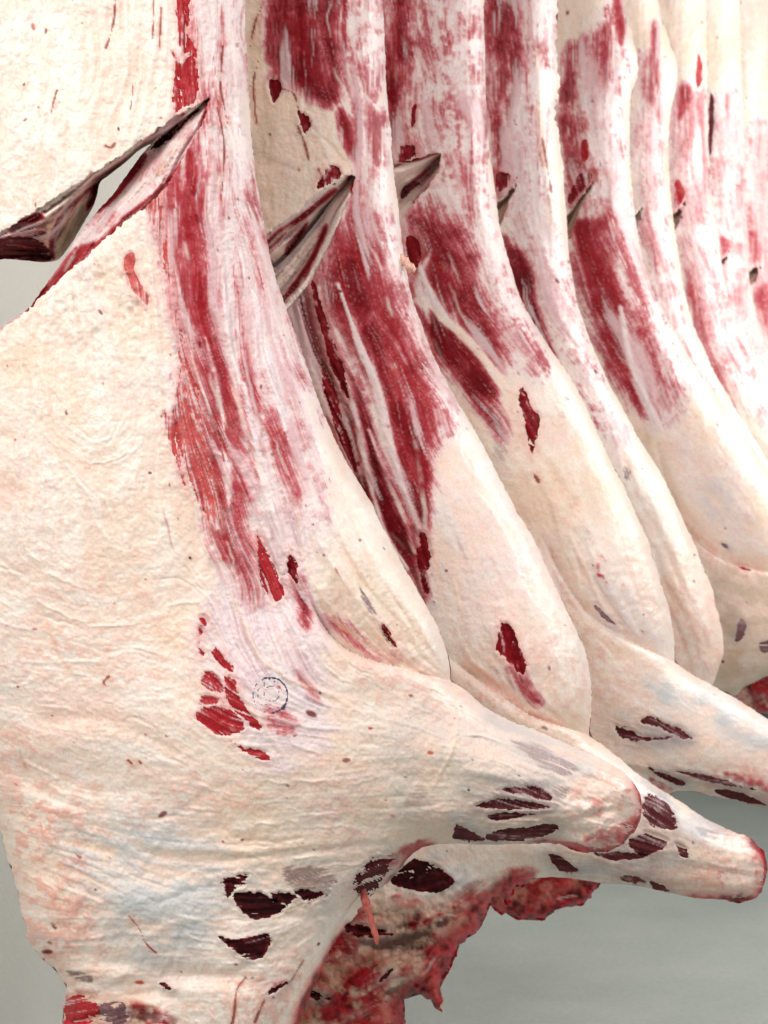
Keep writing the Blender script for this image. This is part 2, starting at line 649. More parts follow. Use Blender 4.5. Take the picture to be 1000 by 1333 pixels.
        col = col * (1 - film_) + lin((226, 200, 202)) * film_
        relief = relief + 0.0006 * k * film_[..., 0]
        hair = (sstep(1.15, 2.0, fine + 0.4 * n_s) * has * sstep(-0.1, 0.1, mm) * 0.2)[..., None]
        col = col * (1 - hair) + lin((220, 182, 180)) * hair
        relief = relief + has * (0.00035 * fine + 0.0004 * mid) * k
        wet = wet * (1 - meat) + 0.75 * meat
        relief = relief - 0.0016 * k * meat
        # blood-soaked torn flesh
        for poly, soft, lev in sp.get('blood', []):
            q = mask(poly, soft) * lev
            z = sstep(-0.10, 0.22, q - 0.5 + 0.30 * n_m + 0.22 * n_s + 0.08 * mid)
            pkz = (sstep(-0.35, 0.1, q - 0.5 + 0.30 * n_m + 0.25 * n_s + 0.1 * n_t) * 0.6 * sstep(0.05, 0.3, q))[..., None]
            col = col * (1 - pkz) + lin((216, 120, 116)) * pkz
            br = sstep(-0.5, 0.7, n_m + 0.6 * n_s + 0.3 * n_t + 0.15 * fine)[..., None]
            c = lin((186, 14, 42)) * br + lin((96, 8, 14)) * (1 - br)
            z = z * (0.74 + 0.26 * sstep(-0.5, 0.3, 0.9 * n_s + 0.5 * n_t + 0.3 * n_l))
            col = col * (1 - 0.92 * z[..., None]) + c * 0.92 * z[..., None]
            wet = np.maximum(wet, 0.8 * z)
            relief = relief + q * (0.006 * n_m + 0.005 * n_s + 0.0012 * n_t)
        # raw neck and brisket: tan flesh, branching dark red seams, crimson clots
        for poly, soft, amt in sp.get('gore', []):
            q = mask(poly, soft) * amt
            a_ = fbm(U / (48 * k), V / (34 * k), 4, seed + 170)
            b_ = fbm(U / (30 * k) + 0.4 * n_m, V / (30 * k), 4, seed + 180)
            tq = (q * 0.7)[..., None]
            tone = lin((196, 148, 118)) * (1 - 0.5 * sstep(-.2, .5, n_s)[..., None] * 0.5)
            col = col * (1 - tq) + tone * tq
            pkq = (q * sstep(-0.25, 0.25, b_ + 0.3 * n_s) * 0.75)[..., None]
            col = col * (1 - pkq) + lin((170, 58, 60)) * pkq
            seam = np.maximum(sstep(0.9, 1.6, -wide - 0.4 * mid + 0.8 * n_s), 0.6 * sstep(0.05, 0.01, np.abs(a_) + 0.08 * n_s)) * q
            clot = sstep(0.16, 0.40, b_ + 0.16 * n_s + 0.07 * fine + 0.13 * mid) * q
            cc = lin((168, 8, 30)) * (0.75 + 0.35 * n_s[..., None])
            col = col * (1 - 0.9 * clot[..., None]) + cc * 0.9 * clot[..., None]
            col = col * (1 - 0.85 * seam[..., None]) + lin((58, 10, 14)) * 0.85 * seam[..., None]
            relief = relief + q * (0.0065 * np.clip(np.abs(a_) * 2.2, 0, 0.6) + 0.002 * n_s + 0.003 * b_ + 0.0016 * wide + 0.0012 * mid)
            wet = np.maximum(wet, 0.6 * q)
        # torn, bloody rims
        for poly, soft, wdt in sp.get('bloodrims', []):
            dist = -self.sm.sample(self.sd, U, V)
            q = mask(poly, soft)
            z = q * sstep(1.0, 0.25, dist / wdt + 0.55 * n_m + 0.35 * n_s)
            br = sstep(-0.5, 0.6, n_s + 0.6 * n_m + 0.4 * n_t)[..., None]
            c = lin((184, 12, 44)) * br + lin((96, 6, 16)) * (1 - br)
            halo = (q * sstep(2.2, 0.6, dist / wdt + 0.8 * n_m + 0.4 * n_s) * 0.65)[..., None]
            col = col * (1 - halo) + lin((198, 86, 84)) * halo
            col = col * (1 - 0.93 * z[..., None]) + c * 0.93 * z[..., None]
            wet = np.maximum(wet, 0.8 * z)
            relief = relief + z * (0.003 * n_s + 0.001 * n_t)
        # strands of torn fat, following the grain
        strands = []
        for _ in range(sp.get('strands', 60)):
            x, yv = rs.uniform(m.us[2], m.us[-3]), rs.uniform(m.vs[2], m.vs[-3])
            pl = [(x, yv)]
            s = rs.choice([-1, 1])
            for _ in range(rs.randint(3, 9)):
                i = int(np.clip((x - m.u0) / m.g, 0, m.nu - 1))
                j = int(np.clip((yv - m.v0) / m.g, 0, m.nv - 1))
                th = math.atan2(dy[j, i], dx[j, i]) + rs.normal(0, 0.18)
                x += s * 9 * k * math.cos(th)
                yv += s * 9 * k * math.sin(th)
                pl.append((x, yv))
            strands.append((np.array(pl), rs.uniform(1.0, 2.6) * k, rs.uniform(0.0007, 0.0022) * rs.choice([1, 1, -1])))
        for _ in range(sp.get('folds', 6)):
            x, yv = rs.uniform(m.us[2], m.us[-3]), rs.uniform(m.vs[2], m.vs[-3])
            i = int(np.clip((x - m.u0) / m.g, 0, m.nu - 1))
            j = int(np.clip((yv - m.v0) / m.g, 0, m.nv - 1))
            th = math.atan2(dy[j, i], dx[j, i]) + rs.normal(0, 0.45)
            pl = [(x, yv)]
            for _ in range(rs.randint(4, 10)):
                th += rs.normal(0, 0.22)
                x += 14 * k * math.cos(th)
                yv += 14 * k * math.sin(th)
                pl.append((x, yv))
            strands.append((catmull(pl, False, 3), rs.uniform(3.5, 8.5) * k, rs.uniform(0.0008, 0.0026) * rs.choice([-1, -1, 1])))
        for pl, wid, amp in strands:
            bx = m.box(pl, 9 + 2 * wid)
            if bx is None:
                continue
            dd, sd_, t = line_dist(pl, U[bx], V[bx])
            e = np.exp(-(dd / wid) ** 2) * np.sin(np.pi * np.clip(t, 0, 1)) ** 0.5
            relief[bx] += amp * e
            ee = (0.45 * e * (1 if amp > 0 else 0.3) * (1 if wid < 3 else 0.3))[..., None]
            col[bx] = col[bx] * (1 - ee) + FATW * ee
        # authored ridges / folds: (line, amp, width, colour mix or None)
        for it in sp.get('ridges', []):
            pl = catmull(it[0], False, 6)
            pl = pl + np.stack([vnoise(pl[:, 1] / 9, pl[:, 0] / 9, seed + 3), vnoise(pl[:, 0] / 9, pl[:, 1] / 9, seed + 4)], -1) * 1.6
            amp, wid = it[1], it[2]
            bx = m.box(pl, wid * 4 + 6)
            if bx is None:
                continue
            dd, sd_, t = line_dist(pl, U[bx], V[bx])
            tp = np.sin(np.pi * np.clip(t, 0.0, 1)) ** 0.4
            e = np.exp(-(dd / wid) ** 2) * tp
            relief[bx] += amp * e
            if len(it) > 3 and it[3] is not None:
                ee = (0.5 * np.exp(-(dd / (wid * 0.8)) ** 4) * tp * sstep(-0.7, 0.2, n_m[bx] + 0.5 * n_s[bx]))[..., None]
                col[bx] = col[bx] * (1 - ee) + it[3] * ee
        # specks and dribbles of blood
        for _ in range(int(1.5 * sp.get('specks', 60))):
            x, yv = rs.uniform(m.us[0], m.us[-1]), rs.uniform(m.vs[0], m.vs[-1])
            r = rs.uniform(0.8, 2.0) * (1.9 if rs.rand() < 0.12 else 1) * max(k, 0.6)
            i = int(np.clip((x - m.u0) / m.g, 0, m.nu - 1))
            j = int(np.clip((yv - m.v0) / m.g, 0, m.nv - 1))
            self.spot(col, wet, x, yv, r * rs.uniform(1.0, 2.4), r, math.atan2(dy[j, i], dx[j, i]) + rs.normal(0, .3),
                      lin((118, 14, 16)) if rs.rand() < 0.72 else lin((186, 70, 56)), rs.uniform(0.7, 1.0))
        for pl, wid in sp.get('drips', []):
            p = catmull(pl, False, 6)
            bx = m.box(p, wid * 3 + 4)
            if bx is None:
                continue
            dd, sd_, t = line_dist(p, U[bx], V[bx])
            ww = wid * (0.62 + 0.55 * vnoise(t * 4 + U[bx][0, 0], t * 0 + wid, seed) + 0.35 * n_s[bx] + 0.25 * n_t[bx])
            e = (sstep(1.3, 0.5, dd / np.maximum(ww, 0.3) + 0.35 * n_s[bx]) * 0.85)[..., None]
            hal = (np.exp(-(dd / (wid * 2.2)) ** 2) * 0.4 * sstep(-0.5, 0.4, n_m[bx] + n_s[bx]))[..., None]
            col[bx] = col[bx] * (1 - hal) + lin((222, 150, 126)) * hal
            col[bx] = col[bx] * (1 - e) + BLOOD * 0.8 * e
        if 'swell' in sp:
            for poly, soft, amt_mid, amt_lump in sp['swell']:
                q = mask(poly, soft)
                relief = relief + q * (amt_mid * (0.6 * mid + 0.5 * wide) + amt_lump * n_m + 0.35 * amt_lump * n_s)
        self.col, self.wet, self.relief = np.clip(col, 0.004, 0.9), np.clip(wet, 0, 1), relief
        # windows of bare muscle: the skin gets a lip round each and sinks inside it
        self.patch_sd = []
        for it in sp.get('patches', []):
            pl = catmull(it['poly'], True, 5)
            rag = it.get('rag', 1.0) * k
            bx = m.box(pl, 16)
            if bx is None:
                continue
            s = poly_sdf(pl, U[bx], V[bx])
            rag = min(rag, 0.17 * max(-s.min(), 1.0))
            s = s + rag * (3.0 * n_s[bx] + 1.4 * fine[bx] + 1.3 * mid[bx] + 3.0 * n_m[bx] + 1.5 * vnoise(U[bx] / 3.2, V[bx] / 3.2, seed + 9) + 0.4)
            self.patch_sd.append((it, bx, s))
            dk = it['kind'] in ('dark', 'deep', 'black')
            lip = (0.0022 if dk else 0.0013) * np.exp(-((s - 3.0) / 3.0) ** 2) * k
            if it['kind'] != 'fat':
                tone = {'dark': lin((160, 138, 138)), 'black': lin((176, 160, 152)), 'mauve': lin((176, 164, 166))}.get(it['kind'], lin((222, 160, 156)))
                hz = (np.exp(-np.clip(s, 0, 99) / ((12.0 if it['kind'] == 'dark' else 6.0) * k)) * sstep(-0.9, 0.6, n_m[bx] + 0.6 * n_s[bx] + 0.25 * fine[bx]) * it.get('halo', 0.72))[..., None]
                self.col[bx] = self.col[bx] * (1 - hz) + tone * hz
            self.relief[bx] += np.where(s < 0, (-0.0042 if dk else (0.0 if it['kind'] == 'fat' else -0.0016)) * k * sstep(0, -4, s), 0 if it['kind'] == 'fat' else lip)

    def spot(self, col, wet, x, y, rx, ry, ang, c, amt):
        m = self.dm
        R = max(rx, ry) * 2 + 2
        bx = m.box(np.array([[x, y]]), R)
        if bx is None:
            return
        du, dv = m.U[bx] - x, m.V[bx] - y
        cs, sn = math.cos(ang), math.sin(ang)
        q = ((du * cs + dv * sn) / rx) ** 2 + ((-du * sn + dv * cs) / ry) ** 2
        e = (sstep(1.5, 0.4, q + 0.4 * self.n_s[bx]) * amt)[..., None]
        col[bx] = col[bx] * (1 - e) + c * e

    # ---- grid, snapped to the outline
    def sdf(self, u, v):
        s = self.sm.sample(self.sd, u, v)
        rg = self.sp.get('rag', 0.9)
        r = rg * (0.7 * vnoise(u / 4.0, v / 4.0, 31) + 0.9 * vnoise(u / 26.0, v / 31.0, 33) * (0.4 + vnoise(u / 60.0, v / 60.0, 34) ** 2 * 2))
        if 'notch' in self.sp:
            nd = np.array(self.sp['notch'], float)
            if not hasattr(self, '_nl'):
                self._nd = abs(poly_sdf(nd, self.sm.U, self.sm.V))
            nr = sstep(9, 2, self.sm.sample(self._nd, u, v))
            r = r + nr * (1.5 * vnoise(u / 6.0, v / 6.0, 41) + 0.9 * vnoise(u / 2.6, v / 2.6, 42))
        for poly, soft, amt in self.sp.get('ragged', []):
            mk = sstep(-soft, soft, -poly_sdf(np.array(poly, float), u, v))
            r = r + mk * amt * (vnoise(u / 7.0, v / 7.0, 35) + 0.9 * vnoise(u / 20.0, v / 20.0, 36))
        return s + r

    def grid(self, us, vs):
        U, V = np.meshgrid(us, vs)
        uc, vc = np.meshgrid((us[:-1] + us[1:]) / 2, (vs[:-1] + vs[1:]) / 2)
        keep = self.sdf(uc, vc) < 0
        nv, nu = U.shape
        cnt = np.zeros(U.shape, int)
        for a in (0, 1):
            for b in (0, 1):
                cnt[a:nv - 1 + a, b:nu - 1 + b] += keep
        bnd = (cnt > 0) & (cnt < 4)
        bnd[0, :] = bnd[-1, :] = False
        bnd[:, 0] = bnd[:, -1] = False
        u, v = U[bnd], V[bnd]
        su = np.full(u.shape, 1.0)
        for _ in range(3):
            e = 1.0
            s = self.sdf(u, v)
            gx = (self.sm.sample(self.sd, u + e, v) - self.sm.sample(self.sd, u - e, v)) / (2 * e)
            gy = (self.sm.sample(self.sd, u, v + e) - self.sm.sample(self.sd, u, v - e)) / (2 * e)
            n = np.sqrt(gx ** 2 + gy ** 2) + 1e-6
            st = np.clip(s, -9, 9) * 0.9
            u = u - st * gx / n
            v = v - st * gy / n
        mx = 14
        ok = (abs(u - U[bnd]) < mx) & (abs(v - V[bnd]) < mx)
        Ub, Vb = U.copy(), V.copy()
        Ub[bnd] = np.where(ok, u, U[bnd])
        Vb[bnd] = np.where(ok, v, V[bnd])
        return Ub, Vb, keep

    def quads(self, keep, nu):
        j, i = np.nonzero(keep)
        a = j * nu + i
        return np.stack([a, a + nu, a + nu + 1, a + 1], -1)

    def rim_edges(self, keep, nu):
        K = np.pad(keep, 1)
        c = K[1:-1, 1:-1]
        out = []
        for name, nb in (('t', K[:-2, 1:-1]), ('b', K[2:, 1:-1]), ('l', K[1:-1, :-2]), ('r', K[1:-1, 2:])):
            j, i = np.nonzero(c & ~nb)
            a = j * nu + i
            A, B, C, D = a, a + nu, a + nu + 1, a + 1
            out.append({'t': np.stack([D, A], -1), 'b': np.stack([B, C], -1),
                        'l': np.stack([A, B], -1), 'r': np.stack([C, D], -1)}[name])
        return np.concatenate(out)

    def depth(self, u, v):
        m = self.dm
        mg = 20.0
        fade = np.clip(np.minimum.reduce([(u - m.us[0]) / mg + 1, (m.us[-1] - u) / mg + 1,
                                          (v - m.vs[0]) / mg + 1, (m.vs[-1] - v) / mg + 1]), 0, 1)
        sd = self.sm.sample(self.sd, u, v)
        e = sstep(0, 6, -sd) * 0.85 + 0.15
        return self.base_h(u, v) + m.sample(self.relief, u, v) * fade * e

    def build(self, name, mat, parent, back=True):
        sp, m = self.sp, self.dm
        ulo, uhi = self.sm.us[0], self.sm.us[-1]
        vlo, vhi = self.sm.vs[0], self.sm.vs[-1]

        def axis(lo, hi, xs):
            xs = xs[(xs >= lo) & (xs <= hi)]
            a = np.arange(xs[0], lo - 10, -10)[1:][::-1]
            b = np.arange(xs[-1], hi + 10, 10)[1:]
            return np.concatenate([a, xs, b])
        us, vs = axis(ulo, uhi, m.us), axis(vlo, vhi, m.vs)
        U, V, keep = self.grid(us, vs)
        self.GU, self.GV, self.keep, self.gus, self.gvs = U, V, keep, us, vs
        nu = len(us)
        u, v = U.ravel(), V.ravel()
        h = self.depth(u, v)
        self.Hg = h
        co = unproject(u, v, self.Y0 - h)
        col = m.sample(self.col, u, v)
        wet = m.sample(self.wet, u, v)
        Q = self.quads(keep, nu)
        E = self.rim_edges(keep, nu)
        # skirt: the thickness of the edge
        base = len(u)
        t = sp.get('thick', 0.012)
        ed, inv = np.unique(E, return_inverse=True)
        inv = inv.reshape(E.shape)
        yb = np.maximum(self.Y0 - h[ed] + t, self.Y0 + 0.002 if back else -1)
        co2 = unproject(u[ed], v[ed], yb)
        S = np.stack([E[:, 0], E[:, 1], base + inv[:, 1], base + inv[:, 0]], -1)[:, ::-1]
        co = np.concatenate([co, co2])
        col = np.concatenate([col, col[ed] * 0.0 + (FATW if sp.get('edge') is None else sp['edge'])])
        wet = np.concatenate([wet, wet[ed]])
        Q = np.concatenate([Q, S])
        if back:
            bs = np.arange(ulo, uhi + 16, 16)
            bv = np.arange(vlo, vhi + 16, 16)
            BU, BV, bk = self.grid(bs, bv)
            bu, bvv = BU.ravel(), BV.ravel()
            hb = 0.55 * self.base_h(bu, bvv)
            o = len(co)
            co = np.concatenate([co, unproject(bu, bvv, self.Y0 + 0.001 + hb)])
            col = np.concatenate([col, np.tile(FAT * 0.9, (len(bu), 1))])
            wet = np.concatenate([wet, np.full(len(bu), .3)])
            Q = np.concatenate([Q, self.quads(bk, len(bs))[:, ::-1] + o])
        Q, co, col, wet = compact(Q, co, col, wet)
        ob = link_mesh(name, co, Q, mat, parent, col, wet, parent.location if parent else None)
        if sp.get('part_label'):
            ob['label'] = sp['part_label']
        self.build_patches(parent)
        return ob

    def build_patches(self, parent):
        m, sp = self.dm, self.sp
        nu = len(self.gus)
        for it, bx, s in self.patch_sd:
            jj, ii = bx
            uu, vv = m.us[ii], m.vs[jj]
            # matching block of the body grid
            gi = np.searchsorted(self.gus, uu - 1e-6)
            gj = np.searchsorted(self.gvs, vv - 1e-6)
            oki, okj = gi < nu, gj < len(self.gvs)
            s = s[okj][:, oki]
            gi, gj = gi[oki], gj[okj]
            if len(gi) < 3 or len(gj) < 3:
                continue
            if abs(self.gus[gi] - uu[oki]).max() > 0.01 or abs(self.gvs[gj] - vv[okj]).max() > 0.01:
                continue
            idx = gj[:, None] * nu + gi[None, :]
            U = self.GU.ravel()[idx]
            V = self.GV.ravel()[idx]
            H = self.Hg[idx]
            keepc = self.keep[gj[:-1]][:, gi[:-1]]
            smin = np.minimum.reduce([s[:-1, :-1], s[1:, :-1], s[:-1, 1:], s[1:, 1:]])
            cells = keepc & (smin < 1.2)
            if cells.sum() < 6:
                continue
            kind = it['kind']
            off = np.where(s < 0, 0.0010 * sstep(0, -3, s), -0.0016 * sstep(0, 1.6, s) - 0.0001)
            if kind == 'fat':
                off = np.where(s < 0, 0.0004, -0.0012 * sstep(0, 3, s))
            if kind == 'stamp':
                off = np.where(s < 0, 0.0005, -0.001)
            H = H + off
            fn = self.fine[jj, ii][okj][:, oki]
            nm = self.n_m[jj, ii][okj][:, oki]
            ns = self.n_s[jj, ii][okj][:, oki]
            md = self.mid[jj, ii][okj][:, oki]
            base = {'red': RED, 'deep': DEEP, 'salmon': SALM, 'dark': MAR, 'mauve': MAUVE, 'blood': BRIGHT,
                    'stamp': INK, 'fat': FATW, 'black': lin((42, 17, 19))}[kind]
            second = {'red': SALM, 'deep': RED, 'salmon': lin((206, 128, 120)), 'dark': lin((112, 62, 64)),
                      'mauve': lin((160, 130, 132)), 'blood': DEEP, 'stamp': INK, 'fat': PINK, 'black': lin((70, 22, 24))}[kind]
            f = np.clip(0.26 + 0.30 * nm + 0.26 * fn + 0.18 * md + 0.25 * ns, 0, 1)[..., None]
            c = base * (1 - f) + second * f
            film = it.get('film', 0.15)
            edge = np.exp(-np.clip(-s, 0, 99) / 3.5)
            q = (sstep(0.50, 1.15, film + 0.24 * fn + 0.32 * nm + 0.42 * ns + 0.1 * md + (0.12 if kind in ('dark', 'mauve', 'black') else 0.42) * edge) * 0.72)[..., None]
            if kind != 'stamp':
                c = c * (1 - q) + FASC * (0.75 if kind in ('dark', 'mauve', 'black') else 0.95) * q
            if kind in ('dark', 'black'):
                e_ = (0.6 * edge * sstep(-0.6, 0.6, nm + ns))[..., None]
                c = c * (1 - e_) + lin((122, 34, 38)) * e_
            if kind == 'fat':
                bc = self.col[jj, ii][okj][:, oki]
                rd = (sstep(0.25, 0.6, nm + 0.7 * ns) * 0.55)[..., None]
                c = 0.55 * bc + 0.45 * c
                c = c * (1 - rd) + lin((196, 70, 70)) * rd
            nuu = len(gi)
            if kind not in ('stamp',):
                H = H + 0.0003 * fn + 0.0005 * md + ((0.0016 * ns + 0.003 * nm) * sstep(0, -8, s) if kind == 'fat' else 0.0004 * ns)
            j, i = np.nonzero(cells)
            a = j * nuu + i
            Q = np.stack([a, a + nuu, a + nuu + 1, a + 1], -1)
            co = unproject(U.ravel(), V.ravel(), self.Y0 - H.ravel())
            Q, co, cc = compact(Q, co, c.reshape(-1, 3))
            mat = {'dark': M_DARK, 'black': M_DARK, 'mauve': M_DARK, 'stamp': M_INK, 'fat': M_JOINT}.get(kind, M_RED)
            nm_ = it.get('name') or {'dark': 'dark_muscle_and_shade', 'black': 'dark_muscle_and_shade', 'mauve': 'muscle_sheath', 'stamp': 'ink_stamp',
                                     'blood': 'torn_flesh', 'fat': 'cut_joint'}.get(kind, 'exposed_muscle')
            ob = link_mesh(nm_, co, Q, mat, parent, np.clip(cc, 0.004, 0.9),
                           np.full(len(co), 0.8 if kind not in ('stamp', 'mauve', 'fat') else 0.3), parent.location)
            if 'label' in it:
                ob['label'] = it['label']


def tube(name, pts, radii, mat, parent, col, Y, h, n=10, seed=0):
    """a short strand hanging clear of the body; pts in picture coordinates"""
    pl = catmull(pts, False, 6)
    rr = np.interp(np.linspace(0, 1, len(pl)), np.linspace(0, 1, len(radii)), radii)
    hh = np.interp(np.linspace(0, 1, len(pl)), np.linspace(0, 1, len(h)), h)
    co, Q = [], []
    rs = np.random.RandomState(seed)
    for k, (p, r, z) in enumerate(zip(pl, rr, hh)):
        t = pl[min(k + 1, len(pl) - 1)] - pl[max(k - 1, 0)]
        t = t / (np.linalg.norm(t) + 1e-9)
        for a in range(n):
            th = 2 * math.pi * a / n
            rad = r * (1 + 0.35 * vnoise(np.array([k * 0.6]), np.array([math.cos(th) * 1.5 + math.sin(th)]), seed)[0])
            o = rad * math.cos(th)
            y = Y - z + rad * math.sin(th) * Y / F
            co.append(unproject(p[0] - t[1] * o, p[1] + t[0] * o, y))
    L = len(pl)
    for k in range(L - 1):
        for a in range(n):
            b = (a + 1) % n
            Q.append((k * n + a, k * n + b, (k + 1) * n + b, (k + 1) * n + a))
    co = np.array(co)
    c0, c1 = len(co), len(co) + 1
    co = np.concatenate([co, co[:n].mean(0)[None], co[-n:].mean(0)[None]])
    for a in range(n):
        Q.append((c0, a, (a + 1) % n, c0))
    Q = [q for q in Q if len(set(q)) == 4]
    col = np.tile(col, (len(co), 1)) * (1 + 0.25 * rs.randn(len(co), 1) * 0.6)
    return link_mesh(name, co, np.array(Q), mat, parent, np.clip(col, .004, .9), np.full(len(co), .7), parent.location)


SIDES = []


def side(spec, label):
    Y = spec['Y']
    ol = np.array([p[:2] for p in spec['outline']], float)
    e = bpy.data.objects.new('beef_side', None)
    cu, bv = ol[:, 0].mean(), ol[:, 1].max()
    e.location = unproject(cu, bv, Y)
    e['label'] = label
    e['category'] = 'beef side'
    e['group'] = 'sides of beef hanging in a row'
    e.empty_display_size = 0.1
    COL.objects.link(e)
    s = Surface(spec)
    s.build('body', M_BODY, e)
    SIDES.append((e, s))
    return e, s


def cut_sheet(parent, ps, spec, label=None):
    spec = dict(spec)
    spec.setdefault('Y', ps.Y0)
    spec['parent'] = ps
    spec.setdefault('sg', 2.0)
    spec.setdefault('rag', 0.5)
    spec.setdefault('strands', 40)
    spec.setdefault('grain', 1.6)
    spec.setdefault('specks', 4)
    spec.setdefault('thick', 0.006)
    spec['part_label'] = label
    s = Surface(spec)
    s.build(spec.get('name', 'cut_face'), M_CUT, parent, back=False)
    return s


def row_y(i):
    return 2.5 * (1 + 0.2 * i)


# ================================================================ first (nearest) side
def R(x0, y0, x1, y1):
    return [(x0, y0), (x1, y0), (x1, y1), (x0, y1)]


